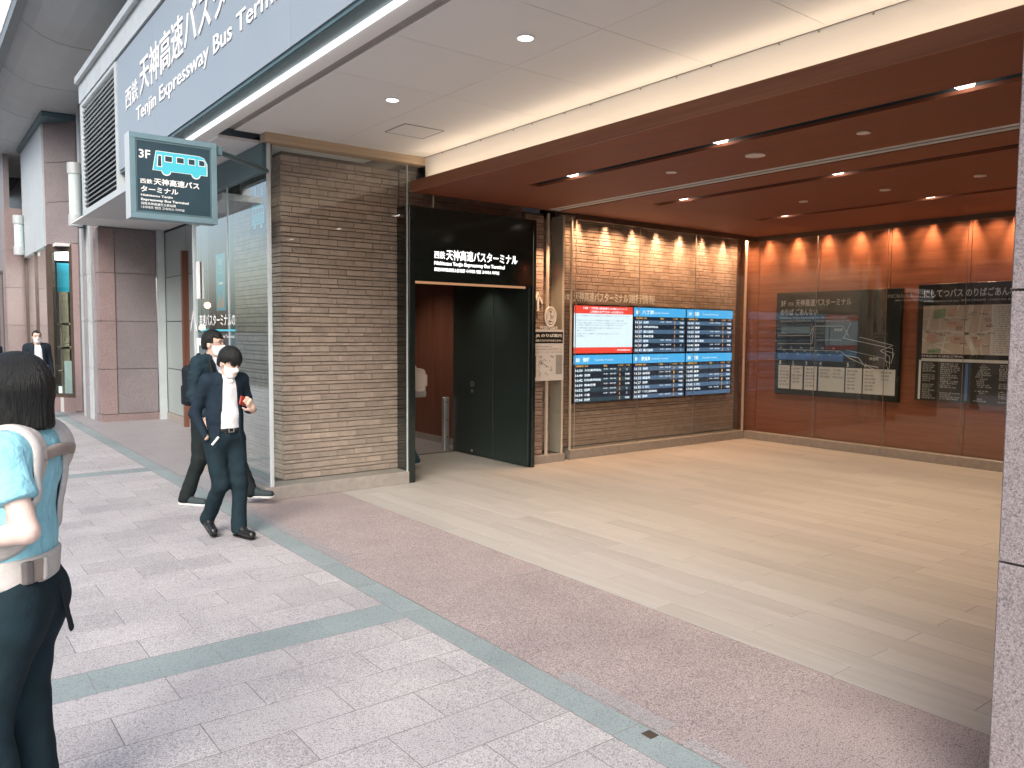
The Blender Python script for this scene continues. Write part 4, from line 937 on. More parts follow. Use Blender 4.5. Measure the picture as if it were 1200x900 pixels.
quadbox(MB(), A, lerp(A, B, .8), .1, 0, .3).build('sill_panel', 'pink_granite_dark', bay)
q0, q1 = lerp(A, B, .0), lerp(A, B, .795)
fr = MB(); quadbox(fr, q0, lerp(A, B, .16), .08, .3, 3.45); quadbox(fr, lerp(A, B, .7), q1, .08, .3, 3.45); quadbox(fr, lerp(A, B, .161), lerp(A, B, .699), .08, 3.3, 3.45); quadbox(fr, lerp(A, B, .161), lerp(A, B, .699), .08, .3, .38); fr.build('window_frame', 'bronze_trim', bay)
quadbox(MB(), lerp(A, B, .162), lerp(A, B, .698), .01, .381, 3.299).build('window_glass', 'glass_out', bay)
MB().box(2.41, 2.5, 18.95, 22.4, 0, .25).build('sill_panel', 'pink_granite_dark', bay)
for a, b2 in zip((18.9, 20.65), (20.64, 22.4)):
    MB().box(2.42, 2.43, a, b2, .26, 3.4).build('window_glass', 'glass_out', bay)
    MB().box(2.37, 2.45, a, b2, 3.42, 5.9).build('cladding_panel', 'fascia_trim', bay)
for y in (18.86, 20.6, 22.36): MB().box(2.39, 2.45, y, y+.07, .25, 3.42).build('window_frame', 'bronze_trim', bay)
MB().box(2.3, 2.95, 18.2, 22.4, 5.9, 6.0).build('cornice', 'teal_metal', bay)
MB().box(3.6, 3.7, 18.3, 22.4, 0, 3.4).build('room_back', 'map_beige', bay); MB().box(2.5, 3.7, 18.4, 22.3, 3.4, 3.46).build('room_ceiling', 'white_paint', bay); MB().box(2.55, 3.6, 18.6, 22.3, 0, .3).build('display_floor', 'paper', bay)
MB().box(2.88, 3.8, 18.25, 18.35, 0, 6).build('return_wall', 'pink_granite', bay)
t = thing('added_shop_light', 'added glowing panel brightening the inside of the far display window', 'ceiling lamp', (2.95, 19.2, 3.38))
MB().box(2.7, 3.4, 18.8, 21.8, 3.37, 3.395).build('diffuser', 'lamp_white', t)  # unseen glowing panel, added to brighten the shop interior
d = bpy.data.lights.new('lamp_light', 'AREA'); d.shape = 'RECTANGLE'; d.size = .7; d.size_y = 3; d.energy = 45; o = bpy.data.objects.new('lamp_light', d); COL.objects.link(o); o.parent = t; o.location = (.1, 1.1, -.02)
for i, (lab, col_, x, y, z0, z1, w_) in enumerate((('white poster standing in the far display window', 'paper', 2.86, 18.75, .32, 1.05, .42), ('turquoise poster hanging high in the far display window', 'banner', 2.85, 19.0, 2.5, 3.1, .5), ('tall orange shelf post inside the far display window', 'beige_beam', 2.72, 19.0, .3, 2.5, .14))):
    t = thing(['window_poster', 'window_poster', 'display_shelf'][i], lab, ['poster', 'poster', 'display shelf'][i], (x, y, z0))
    b_ = MB().box(x-w_/2, x+w_/2, y, y+(.02 if i < 2 else .14), z0, z1); b_.build('sheet' if i < 2 else 'upright', col_, t)
    if i == 2:
        for z in (.8, 1.3, 1.8): MB().box(x-.2, x+.45, y, y+.2, z, z+.04).build('shelf_board', 'beige_beam', t)
fp2 = thing('granite_pier', 'narrow red granite pier beyond the far shop front, at the left edge', 'granite pier', (2.3, 22.7, 0))
clad(fp2, 2.0, 2.42, 22.45, 23.2, [0, .9, 1.8, 2.7, 3.6, 4.6], 'pink_granite_dark')
fb = thing('storefront', 'last shop front with bronze framed windows at the far left edge', 'shop front', (2, 26, 0))
for i in range(5):
    y = 23.25+i*1.6; MB().box(2.15, 2.16, y+.07, y+1.6, .3, 3.2).build('window_glass', 'glass_out', fb); MB().box(2.12, 2.2, y, y+.065, 0, 3.2).build('window_frame', 'bronze_trim', fb)
    MB().box(2.1, 2.2, y, y+1.59, 0, .29).build('sill_panel', 'pink_granite_dark', fb); MB().box(2.08, 2.2, y, y+1.59, 3.21, 6).build('cladding_panel', 'pink_granite', fb)
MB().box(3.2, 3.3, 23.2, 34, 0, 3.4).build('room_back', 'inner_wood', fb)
MB().box(.9, 6, 34, 34.3, 0, 6).build('end_wall', 'pink_granite', fb)
for i, (x, y, z0, z1, r, lab) in enumerate(((2.63, 16.8, 3.64, 4.8, .12, 'larger frosted wall lamp with metal caps, above the stepped pilasters'), (2.27, 22.2, 3.47, 4.4, .12, 'smaller frosted wall lamp with metal caps on the far granite pier'))):
    t = thing('wall_lamp', lab, 'wall lamp', (x, y, z0), 'frosted wall lamps along the facade')
    MB().tube((x, y, z0+.2), (x, y, z1-.2), r*.85, n=20).build('shade', 'frosted', t, False)
    MB().tube((x, y, z0), (x, y, z0+.2), r, n=20).build('end_cap', 'fascia_trim', t); MB().tube((x, y, z1-.2), (x, y, z1), r, n=20).build('end_cap', 'fascia_trim', t)
    MB().box(x+.05, x+.2, y+.1, y+.16, z0-.02, z1+.02).build('back_plate', 'teal_metal', t)

# ------------------------------------------------------------------ across the road (seen in the glass)
ob = thing('opposite_building', 'pink tiled building with white bands across the road, mirrored in the glass', 'building', (-20, 15, 0))
MB().box(-26, -20, -6, 44, -.15, 15).build('wall', 'opp_wall', ob)
for z in (4.2, 5.6): MB().box(-20.3, -20.001, -6, 44, z, z+.5).build('band', 'opp_white', ob)
wm = MB().box(0, .1, 0, 1.6, 0, 1.7); wmm = wm.mesh('window'); wmm.materials.append(MT['opp_glass'])
for fz in (7, 10, 13):
    for i in range(14): inst(wmm, 'window', ob, (-20.05, -4+i*3.4, fz))
for i in range(9): MB().box(-20.1, -19.98, -5+i*5.4, -5+i*5.4+4.6, .1, 3.6).build('shop_window', 'opp_glass', ob)
for i in range(4): MB().box(-20.4, -20.002, 6+i*6, 8.2+i*6, 8.9, 9.6).build('sign_plate', 'banner', ob)
tr = thing('street_tree', 'leafy street tree across the road, mirrored in the glass', 'tree', (-13, 22, -.15))
MB().tube((-13, 22, -.15), (-13, 22, 2.5), .16, .12).tube((-13, 22, 2.5), (-12.6, 22.3, 4.5), .1, .05).tube((-13, 22, 2.5), (-13.6, 21.6, 4.4), .1, .05).build('trunk', 'bark', tr)
lf = MB()
for i in range(3500):
    v = Vector((random.gauss(0, 1), random.gauss(0, 1), random.gauss(0, .8))); v = v.normalized()*(random.random()**.4)*1.9
    c = Vector((-13, 22, 4.9))+v*(1+.25*math.sin(v.x*5)*math.cos(v.z*4)); a = Vector((random.gauss(0, 1), random.gauss(0, 1), random.gauss(0, 1))).normalized()*.1; b_ = a.orthogonal().normalized()*.06
    lf.add([c-a, c-b_, c+a, c+b_], [(0, 1, 2, 3)])
me = bpy.data.meshes.new('crown'); me.from_pydata([tuple(Vector(q)-org(tr)) for q in lf.v], [], lf.f); me.materials.append(MT['leaf']); o = bpy.data.objects.new('crown', me); COL.objects.link(o); o.parent = tr; ORG[o.name] = org(tr)
# ------------------------------------------------------------------ people: distance-field modelling, one continuous surface per garment / body
def smin(a, b, k):
    if k <= 0: return np.minimum(a, b)
    h = np.clip(.5+.5*(b-a)/k, 0, 1); return b+(a-b)*h-k*h*(1-h)
A3 = lambda *p: np.array(p, float)
def cone(a, b, ra, rb, sq=None):
    a = np.asarray(a, float); b = np.asarray(b, float)
    def f(P):
        S = np.ones(3) if sq is None else np.asarray(sq, float)
        Q = (P-a)*S; ba = (b-a)*S; t = np.clip((Q@ba)/max(ba@ba, 1e-9), 0, 1)
        return (np.linalg.norm(Q-t[:, None]*ba, axis=1)-(ra+(rb-ra)*t))/S.max()**.5
    return f
def ell(c, r, R=None):
    c = np.asarray(c, float); r = np.asarray(r, float)
    def f(P):
        q = P-c
        if R is not None: q = q@R
        k0 = np.linalg.norm(q/r, axis=1); k1 = np.linalg.norm(q/(r*r), axis=1)
        return k0*(k0-1)/np.maximum(k1, 1e-6)
    return f
def rbox(c, h, r, R=None):
    c = np.asarray(c, float); h = np.asarray(h, float)
    def f(P):
        q = P-c
        if R is not None: q = q@R
        q = np.abs(q)-(h-r); return np.linalg.norm(np.maximum(q, 0), axis=1)+np.minimum(q.max(1), 0)-r
    return f
def union(prims, k):
    def f(P):
        d = None
        for p_ in prims:
            kk = k
            if isinstance(p_, tuple): p_, kk = p_
            e = p_(P); d = e if d is None else smin(d, e, kk)
        return d
    return f
def minus(f, g_, k=0.): return lambda P: -smin(-f(P), g_(P), k)
def inter(f, g_, k=0.): return lambda P: -smin(-f(P), -g_(P), k)
def offs(f, t): return lambda P: f(P)-t
def wrink(f, amp, freq, seed, stretch=(1, 1, 1)):
    r_ = np.random.RandomState(seed); D = r_.normal(size=(5, 3)); D /= np.linalg.norm(D, axis=1)[:, None]; ph = r_.uniform(0, 6.3, 5); fr_ = freq*r_.uniform(.6, 1.6, 5)
    S = np.asarray(stretch, float)
    def g_(P):
        d = f(P); w = sum(np.sin(((P*S)@D[i])*fr_[i]+ph[i]+1.3*np.sin((P*S)@D[(i+1) % 5]*fr_[i]*.5)) for i in range(5))
        return d+amp*w/5*2
    return g_
def rotm(yaw=0, pitch=0, roll=0):             # yaw + = turn to own left, pitch + = bow
    cy_, sy_ = math.cos(yaw), math.sin(yaw); cp, sp = math.cos(pitch), math.sin(pitch); cr, sr = math.cos(roll), math.sin(roll)
    Z = A3([cy_, -sy_, 0], [sy_, cy_, 0], [0, 0, 1]); X = A3([1, 0, 0], [0, cp, -sp], [0, sp, cp]); Y = A3([cr, 0, sr], [0, 1, 0], [-sr, 0, cr])
    return Z@X@Y
def surf(f, lo, hi, h):
    """surface nets over a grid"""
    lo = np.asarray(lo, float); n = np.ceil((np.asarray(hi, float)-lo)/h).astype(int)+1
    ax = [lo[i]+h*np.arange(n[i]) for i in range(3)]
    D = np.empty(n)
    yy, zz_ = np.meshgrid(ax[1], ax[2], indexing='ij')
    st = max(1, int(250000/(n[1]*n[2])))
    for i in range(0, n[0], st):
        xs_ = ax[0][i:i+st]; P = np.empty((len(xs_), n[1], n[2], 3)); P[..., 0] = xs_[:, None, None]; P[..., 1] = yy; P[..., 2] = zz_
        D[i:i+st] = f(P.reshape(-1, 3)).reshape(len(xs_), n[1], n[2])
    S = D < 0
    c = np.zeros(n-1, int)
    for dx in (0, 1):
        for dy in (0, 1):
            for dz in (0, 1): c += S[dx:n[0]-1+dx, dy:n[1]-1+dy, dz:n[2]-1+dz]
    act = np.argwhere((c > 0) & (c < 8))
    if len(act) == 0: return [], []
    idx = -np.ones(n-1, int); idx[tuple(act.T)] = np.arange(len(act))
    acc = np.zeros((len(act), 3)); cnt = np.zeros(len(act))
    cor = [(a, b, c_) for a in (0, 1) for b in (0, 1) for c_ in (0, 1)]
    for p_ in cor:
        for k_ in range(3):
            if p_[k_]: continue
            q = list(p_); q[k_] = 1
            d0 = D[tuple((act+p_).T)]; d1 = D[tuple((act+q).T)]; m_ = (d0 < 0) != (d1 < 0)
            t = d0[m_]/(d0[m_]-d1[m_]); v = np.tile(np.array(p_, float), (m_.sum(), 1)); v[:, k_] = t
            acc[m_] += v; cnt[m_] += 1
    V = lo+h*(act+acc/cnt[:, None])
    F = []
    for k_ in range(3):
        sl0 = [slice(None)]*3; sl1 = [slice(None)]*3; sl0[k_] = slice(0, -1); sl1[k_] = slice(1, None)
        E = np.argwhere(S[tuple(sl0)] != S[tuple(sl1)])
        a_, b_ = [i for i in range(3) if i != k_]
        E = E[(E[:, a_] > 0) & (E[:, b_] > 0) & (E[:, a_] < n[a_]-1) & (E[:, b_] < n[b_]-1)]
        ea = np.zeros(3, int); ea[a_] = 1; eb = np.zeros(3, int); eb[b_] = 1
        q = np.stack([idx[tuple((E-ea-eb).T)], idx[tuple((E-eb).T)], idx[tuple(E.T)], idx[tuple((E-ea).T)]], 1)
        fl_ = S[tuple(E.T)]
        if k_ == 1: fl_ = ~fl_
        q[~fl_] = q[~fl_][:, ::-1]; F.append(q)
    return V, np.concatenate(F)
def skin_obj(parts, name, mat, parent):
    """parts: (function, lo, hi, cell); several patches become one mesh"""
    vs = []; fs = []; n_ = 0
    for f, lo, hi, h in parts:
        V, F = surf(f, lo, hi, h)
        if len(V): vs.append(V); fs.append(F+n_); n_ += len(V)
    V = np.concatenate(vs); F = np.concatenate(fs)
    me = bpy.data.meshes.new(name); me.from_pydata(V.tolist(), [], F.tolist()); me.polygons.foreach_set('use_smooth', [True]*len(me.polygons)); me.materials.append(MT[mat])
    o = bpy.data.objects.new(name, me); COL.objects.link(o); o.parent = parent; return o

STAND = dict(ankL=(.09, .03, .085), ankR=(-.09, .03, .085), kneL=(.095, -.01, .47), kneR=(-.095, -.01, .47), hipL=(.09, 0, .88), hipR=(-.09, 0, .88),
             pel=(0, 0, .95), wai=(0, -.005, 1.08), che=(0, -.005, 1.25), nec=(0, .01, 1.43), shL=(.175, .01, 1.385), shR=(-.175, .01, 1.385),
             elL=(.225, .04, 1.11), elR=(-.225, .04, 1.11), wrL=(.24, -.04, .87), wrR=(-.24, -.04, .87), head=(0, -.02, 1.585),
             toeL=(.11, -.15, .03), toeR=(-.11, -.15, .03))
def hand_f(w, fwd, palm, curl, side, sc=1.):
    """palm, four unequal bent fingers and a thumb from the side of the palm; w = wrist, fwd = towards the knuckles, palm = out of the palm"""
    w = np.asarray(w, float); fwd = np.asarray(fwd, float); fwd /= np.linalg.norm(fwd); palm = np.asarray(palm, float); palm -= fwd*(palm@fwd); palm /= np.linalg.norm(palm)
    lat = np.cross(fwd, palm)*side           # towards the thumb
    R = np.stack([lat, fwd, palm], 1)
    pr_ = [(rbox(w+fwd*.052*sc, A3(.040, .05, .0145)*sc, .013*sc, R), .01*sc), (cone(w-fwd*.02, w+fwd*.02*sc, .026*sc, .028*sc), .02*sc)]
    for i, (o_, L_) in enumerate(((.029, .066), (.010, .076), (-.010, .071), (-.029, .055))):
        p_ = w+fwd*.098*sc+lat*o_*sc; ang = curl*(.7+.12*i)
        d_ = fwd*math.cos(ang*.6)+palm*math.sin(ang*.6); q1 = p_+d_*L_*.45*sc
        d2 = fwd*math.cos(ang*1.3)+palm*math.sin(ang*1.3); q2 = q1+d2*L_*.32*sc
        d3 = fwd*math.cos(ang*1.8)+palm*math.sin(ang*1.8); q3 = q2+d3*L_*.27*sc
        pr_ += [(cone(p_-fwd*.01, q1, .0095*sc, .0085*sc), .006*sc), (cone(q1, q2, .0085*sc, .0078*sc), .003*sc), (cone(q2, q3, .0078*sc, .0066*sc), .003*sc)]
    t0 = w+fwd*.03*sc+lat*.03*sc; t1 = t0+(lat*.7+fwd*.6+palm*.35)*.042*sc; t2 = t1+(lat*.15+fwd*.85+palm*.4)*.032*sc
    pr_ += [(cone(t0, t1, .013*sc, .0105*sc), .012*sc), (cone(t1, t2, .0105*sc, .008*sc), .004*sc)]
    c = w+fwd*.08*sc
    return union(pr_, .006), c-.13*sc, c+.13*sc

def person(label, loc, rz, sc=1., J=None, head_yaw=0, head_pitch=0, female=False, top='jacket', top_mat='navy', leg_mat='navy_trouser', shoe='leather', skin='skin', hair='short',
           mask=True, glasses=False, h=.011, seed=1, shirt='shirt', hands=None, sleeves='long', belt=False, group=None, hemz=.72, bulk=0., far=False):
    J2 = dict(STAND); J2.update(J or {}); J = {k_: np.asarray(v, float) for k_, v in J2.items()}
    t = thing('person', label, 'person', loc, group, rz); t.scale = (sc,)*3
    H = J['head']; Rh = rotm(head_yaw, head_pitch); hl = lambda x, y, z: H+Rh@A3(x, y, z)
    wdt = .93 if female else 1.
    # --- the body itself
    head = [ell(hl(0, .012, .03), (.074, .094, .092), Rh), (ell(hl(0, -.022, -.045), (.058, .066, .075), Rh), .03), (ell(hl(0, -.05, -.098), (.028, .026, .022), Rh), .025), (cone(hl(0, -.088, .012), hl(0, -.103, -.028), .009, .014), .014),
            (ell(hl(0, -.076, .035), (.05, .018, .012), Rh), .015), (ell(hl(0, -.085, -.065), (.024, .014, .009), Rh), .01), (ell(hl(.074, .012, -.012), (.012, .02, .032), Rh), .006), (ell(hl(-.074, .012, -.012), (.012, .02, .032), Rh), .006)]
    eyesock = union([ell(hl(.031, -.098, .012), (.017, .016, .010), Rh), ell(hl(-.031, -.098, .012), (.017, .016, .010), Rh)], .002)
    nb = J['nec']; up = H+Rh@A3(0, .018, -.05)
    body = head+[(cone(nb+A3(0, 0, -.06), up, .056*wdt, .052*wdt), .02), (cone(J['shL']*.85+nb*.15+A3(0, 0, 0), J['shR']*.85+nb*.15, .045, .045), .04), (cone(J['che'], J['wai'], .135*wdt, .118*wdt, (1, 1.45, 1)), .05), (cone(J['wai'], J['pel'], .118*wdt, .14, (1, 1.35, 1)), .05)]
    for s in 'LR':
        body += [(cone(J['sh'+s], J['el'+s], .044, .036), .03), (cone(J['el'+s], J['wr'+s], .037, .025), .012)]
        body += [(cone(J['hip'+s], J['kne'+s], .073, .05), .04), (cone(J['kne'+s], J['ank'+s], .05, .034), .015)]
    bf = minus(union(body, .02), eyesock, .006)
    allp = np.array([J[k_] for k_ in J]); lo = allp.min(0)-.17; hi = allp.max(0)+.17; lo[2] = max(lo[2], -.02)
    hb = .0065 if not far else .012
    pts = [(bf, H-A3(.14, .16, .2), H+A3(.14, .16, .15), hb)]
    cut = H[2]-.2+2*hb
    pts.append((inter(bf, lambda P: P[:, 2]-cut-.004), lo, A3(hi[0], hi[1], cut+.05), h*1.15 if not female else h))
    for (s, fwd, palm, curl) in (hands or []):
        f_, l_, h_ = hand_f(J['wr'+s], fwd, palm, curl, 1 if s == 'L' else -1); pts.append((f_, l_, h_, .0042))
    skin_obj(pts, 'body', skin, t)
    # --- trousers
    tr_ = [cone(J['pel']+A3(0, .0, .075), J['pel']+A3(0, .015, -.05), .142, .155, (1, 1.3, 1))]
    for s in 'LR':
        hip, kn, an = J['hip'+s], J['kne'+s], J['ank'+s]
        tr_ += [(cone(hip+A3(0, .02, -.03), kn, .098, .068 if not female else .078), .05), (cone(kn, an+A3(0, 0, -.015), .068 if not female else .078, .066 if not female else .082), .03)]
        if female: tr_.append((ell(hip+A3(0, .055, -.05), (.09, .062, .12)), .07))
    tf = wrink(wrink(union(tr_, .04), .0035, 18, seed, (1.3, 1.3, .8)), .0022, 55, seed+9, (1, 1, 1.2))
    topz = J['pel'][2]+(.02 if belt else .06)
    tf = inter(tf, lambda P: P[:, 2]-topz, .004)
    al, ar_ = J['ankL'], J['ankR']
    legs = skin_obj([(tf, A3(lo[0], lo[1], max(0.005, min(al[2], ar_[2])-.05)), A3(hi[0], hi[1], topz+.03), h)], 'trousers', leg_mat, t)
    # --- shoes
    for s in 'LR':
        an, to = J['ank'+s], J['toe'+s]; d_ = to-an; d_[2] = 0; L_ = np.linalg.norm(d_); d_ /= max(L_, 1e-6); heel = an-d_*.035
        # foot plane: from heel bottom to toe
        hb_ = heel.copy(); hb_[2] = an[2]-.05; tb_ = to.copy(); 
        pr_ = [cone(hb_+A3(0, 0, .02), tb_+A3(0, 0, .012), .040, .036), (cone(an+A3(0, 0, .02), hb_*.6+tb_*.4+A3(0, 0, .035), .042, .038), .025)]
        ax_ = tb_-hb_; ax_ /= np.linalg.norm(ax_); upv = A3(0, 0, 1)-ax_*ax_[2]; upv /= np.linalg.norm(upv); latv = np.cross(ax_, upv)
        base_pt = hb_-upv*.022
        sf = inter(union(pr_, .02), lambda P, b=base_pt, u=upv: -((P-b)@u))
        c = (hb_+tb_)/2
        sh = skin_obj([(sf, c-.2, c+A3(.2, .2, .2), .0075)], 'shoe', shoe, t)
        Rs = np.stack([latv, ax_, upv], 1); 
        so = inter(offs(union([cone(hb_, tb_, .043, .040)], 0), .0), rbox(c-upv*(.020 if shoe == 'sneaker' else .027), A3(.06, .25, .014 if shoe == 'sneaker' else .007), .002, Rs))
        o = skin_obj([(so, c-.2, c+.2, .006)], 'sole', 'sole' if shoe == 'sneaker' else 'black_sole', t); o.parent = sh
    # --- upper garments
    def torso(extra, hem, flare):
        q = [cone(J['che']+A3(0, 0, .06), J['wai'], .150*wdt+extra, .138*wdt+extra, (1, 1.4, 1)), (cone(J['wai'], A3(J['pel'][0], J['pel'][1], hem), .138*wdt+extra, .152+extra+flare, (1, 1.3, 1)), .05),
             (cone(J['shL']*.84+nb*.16, J['shR']*.84+nb*.16, .056+extra, .056+extra), .05), (cone(nb+A3(0, .0, -.03), nb+A3(0, -.004, .012), .066+extra, .056+extra*.6), .04)]
        if female: q += [(ell(J['che']+A3(.07, -.085, .0), (.065, .06, .065)), .04), (ell(J['che']+A3(-.07, -.085, .0), (.065, .06, .065)), .04)]
        return q
    def arms(r, to_wrist=True, ratio=1.):
        q = []
        for s in 'LR':
            a, e, w_ = J['sh'+s], J['el'+s], J['wr'+s]
            q.append((cone(a, a+(e-a)*ratio, r+.012, r+.002), .045))
            if to_wrist: q.append((cone(e, w_-(w_-e)*.03, r+.001, r-.012), .02))
        return q
    neckcut = cone(nb+A3(0, -.03, .02), nb+A3(0, -.05, .12), .062, .085)
    if top == 'jacket':
        sf = wrink(union(torso(-.004, .9, 0.), .02), .003, 40, seed+3)
        sf = minus(sf, cone(nb+A3(0, -.045, .012), nb+A3(0, -.06, .14), .046, .10), .004)
        col = [cone(nb+A3(.05, -.035, .005), nb+A3(.012, -.088, -.04), .014, .018), cone(nb+A3(-.05, -.035, .005), nb+A3(-.012, -.088, -.04), .014, .018), cone(nb+A3(.055, .0, .012), nb+A3(.05, -.035, .005), .014, .014), cone(nb+A3(-.055, .0, .012), nb+A3(-.05, -.035, .005), .014, .014), cone(nb+A3(.055, .0, .012), nb+A3(0, .05, .012), .014, .014), cone(nb+A3(-.055, .0, .012), nb+A3(0, .05, .012), .014, .014)]
        shz = J['pel'][2]+(.012 if belt else .05)
        so_ = skin_obj([(inter(union([sf]+[(c_, .012) for c_ in col], .01), lambda P: shz-P[:, 2]), A3(-.26, -.26, .86), A3(.26, .24, nb[2]+.07), .009 if not far else .014)], 'shirt', shirt, t)
        jf = union(torso(.009+bulk, hemz, .008)+arms(.043+bulk*.5), .03)
        hz = hemz
        def wedge(P):
            z = P[:, 2]; w_ = np.interp(z, [hz, hz+.08, .9, 1.1, 1.25, nb[2]+.0, nb[2]+.1], [.16, .115, .085, .078, .07, .05, .07]); xc = J['che'][0]
            return np.maximum(np.abs(P[:, 0]-xc)-w_, P[:, 1]+.045)
        jf = wrink(jf, .0035, 16, seed+5, (1.2, 1.2, .8)); jf = wrink(jf, .0022, 48, seed+6, (1, 1, 1.3))
        jf = inter(minus(jf, wedge, .008), lambda P: hz-P[:, 2], .006)
        jf = minus(jf, cone(nb+A3(0, -.01, .02), nb+A3(0, -.03, .14), .056, .10), .006)
        jk = skin_obj([(jf, A3(lo[0]-.02, lo[1]-.04, hz-.03), A3(hi[0]+.02, hi[1]+.04, nb[2]+.08), h)], 'jacket', top_mat, t)
        if not far:
            # lapels, a thin folded strip along each edge of the opening
            for s_ in (1, -1):
                lp = MB(); sx = s_
                pts_ = [(.052, nb[2]+.03, .030), (.062, 1.36, .05), (.066, 1.28, .062), (.07, 1.2, .05), (.076, 1.12, .02)]
                row = []
                for x_, z_, w_ in pts_:
                    def front(x):
                        P = np.stack([np.full(60, sx*x), np.linspace(-.3, .02, 60), np.full(60, z_)], 1); d_ = jf(P); i_ = np.argmax(d_ < .002); return P[i_, 1] if (d_ < .002).any() else -.1
                    row.append([(sx*x_, front(x_+.012)-.004, z_), (sx*(x_+w_), front(x_+w_)-.007, z_)])
                for a_, b_ in zip(row[:-1], row[1:]):
                    vs_ = [a_[0], a_[1], b_[1], b_[0]]; vs2 = [(x_, y_+.004, z_) for x_, y_, z_ in vs_]
                    lp.add(vs_+vs2, [(0, 1, 2, 3), (7, 6, 5, 4), (0, 4, 5, 1), (1, 5, 6, 2), (2, 6, 7, 3), (3, 7, 4, 0)])
                me = bpy.data.meshes.new('lapel'); me.from_pydata(lp.v, [], lp.f); me.materials.append(MT[top_mat]); o = bpy.data.objects.new('lapel', me); COL.objects.link(o); o.parent = jk
    elif top == 'closed':
        jf = union(torso(.026+bulk, hemz, .012)+arms(.056), .03)
        jf = wrink(jf, .007, 22, seed+5, (1, 1, 1.5)); jf = wrink(jf, .004, 55, seed+6, (1, 1, 2)); hz = hemz
        jf = inter(minus(jf, cone(nb+A3(0, -.01, .03), nb+A3(0, -.03, .15), .056, .10), .006), lambda P: hz-P[:, 2], .006)
        def vee(P):
            z = P[:, 2]; w_ = np.interp(z, [1.18, 1.2, nb[2]+.1], [0, .015, .075]); return np.where(z < 1.2, .05, np.maximum(np.abs(P[:, 0])-w_, P[:, 1]+.03))
        skin_obj([(minus(jf, vee, .006), A3(lo[0]-.02, lo[1]-.04, hz-.03), A3(hi[0]+.02, hi[1]+.04, nb[2]+.09), h)], 'jacket', top_mat, t)
        sf = minus(union(torso(-.002, 1.0, 0), .02), cone(nb+A3(0, -.02, .06), nb+A3(0, -.04, .16), .05, .09), .004)
        sf2 = union([sf]+[(cone(nb+A3(s_*.05, -.035, .012), nb+A3(s_*.012, -.088, -.03), .014, .018), .012) for s_ in (1, -1)], .01)
        skin_obj([(sf2, A3(-.26, -.26, 1.0), A3(.26, .24, nb[2]+.08), .010 if not far else .014)], 'shirt', shirt, t)
        # stand collar
    else:                                        # knitted short sleeve sweater
        hz = hemz
        jf = union(torso(.012, hz, -.02)+arms(.06, False, .62), .035)
        jf = wrink(jf, .006, 16, seed+5, (1, 1, 1.4)); jf = wrink(jf, .0025, 60, seed+6)
        jf = inter(minus(jf, cone(nb+A3(0, -.01, .035), nb+A3(0, -.02, .15), .05, .09), .006), lambda P: hz-P[:, 2], .01)
        for s in 'LR':
            a, e = J['sh'+s], J['el'+s]; d_ = (e-a)/np.linalg.norm(e-a); q = a+(e-a)*.60
            jf = minus(jf, inter(lambda P, q=q, d_=d_: -((P-q)@d_), cone(q, e, .085, .085)), .004)
        skin_obj([(jf, A3(lo[0]-.02, lo[1]-.04, hz-.03), A3(hi[0]+.02, hi[1]+.04, nb[2]+.09), h)], 'sweater', top_mat, t)
    if belt:
        bz = J['pel'][2]+.005; P0 = J['pel']
        bf_ = inter(offs(cone(P0+A3(0, 0, .075), P0+A3(0, .015, -.05), .142, .155, (1, 1.3, 1)), .006), lambda P: np.abs(P[:, 2]-bz)-.017)
        b_ = skin_obj([(bf_, P0-A3(.25, .25, .05), P0+A3(.25, .25, .12), .008)], 'belt', 'leather', t)
        yb = -.118; mb = MB()
        for (x0, x1, z0, z1) in ((-.024, .024, .014, .019), (-.024, .024, -.019, -.014), (-.024, -.019, -.014, .014), (.019, .024, -.014, .014)): mb.box(P0[0]+x0, P0[0]+x1, P0[1]+yb-.01, P0[1]+yb, bz+z0, bz+z1)
        me = mb.mesh('buckle'); me.materials.append(MT['steel']); o = bpy.data.objects.new('buckle', me); COL.objects.link(o); o.parent = b_
    # --- head details
    if mask:
        mf = inter(offs(union(head[:4], .02), .006), lambda P: np.maximum(np.maximum(((P-H)@Rh)[:, 2]+.008+.25*np.abs(((P-H)@Rh)[:, 0]), -((P-H)@Rh)[:, 2]-.115), ((P-H)@Rh)[:, 1]+.018), .003)
        mf = wrink(mf, .0012, 160, 4, (.2, .2, 1))
        mk = skin_obj([(mf, H-.17, H+.17, .006 if not far else .011)], 'face_mask', 'mask', t)
        if not far:
            e_ = MB()
            for s_ in (1, -1): e_.path([tuple(hl(s_*.058, -.045, -.025)), tuple(hl(s_*.074, -.01, -.005)), tuple(hl(s_*.08, .028, .012))], .0018, 5); e_.path([tuple(hl(s_*.055, -.04, -.085)), tuple(hl(s_*.072, 0, -.04)), tuple(hl(s_*.08, .028, -.02))], .0018, 5)
            me = e_.mesh('ear_loop'); me.materials.append(MT['mask']); o = bpy.data.objects.new('ear_loop', me); COL.objects.link(o); o.parent = mk
    if hair != 'bob':
        for s_ in (1, -1):
            skin_obj([(ell(hl(s_*.031, -.083, .012), (.014, .007, .0055), Rh), hl(s_*.031, -.083, .012)-.025, hl(s_*.031, -.083, .012)+.025, .0035)], 'eye', 'eye', t)
            skin_obj([(cone(hl(s_*.018, -.093, .034), hl(s_*.048, -.080, .036), .004, .003), hl(s_*.031, -.083, .034)-.03, hl(s_*.031, -.083, .034)+.03, .0035)], 'eyebrow', 'hair', t)
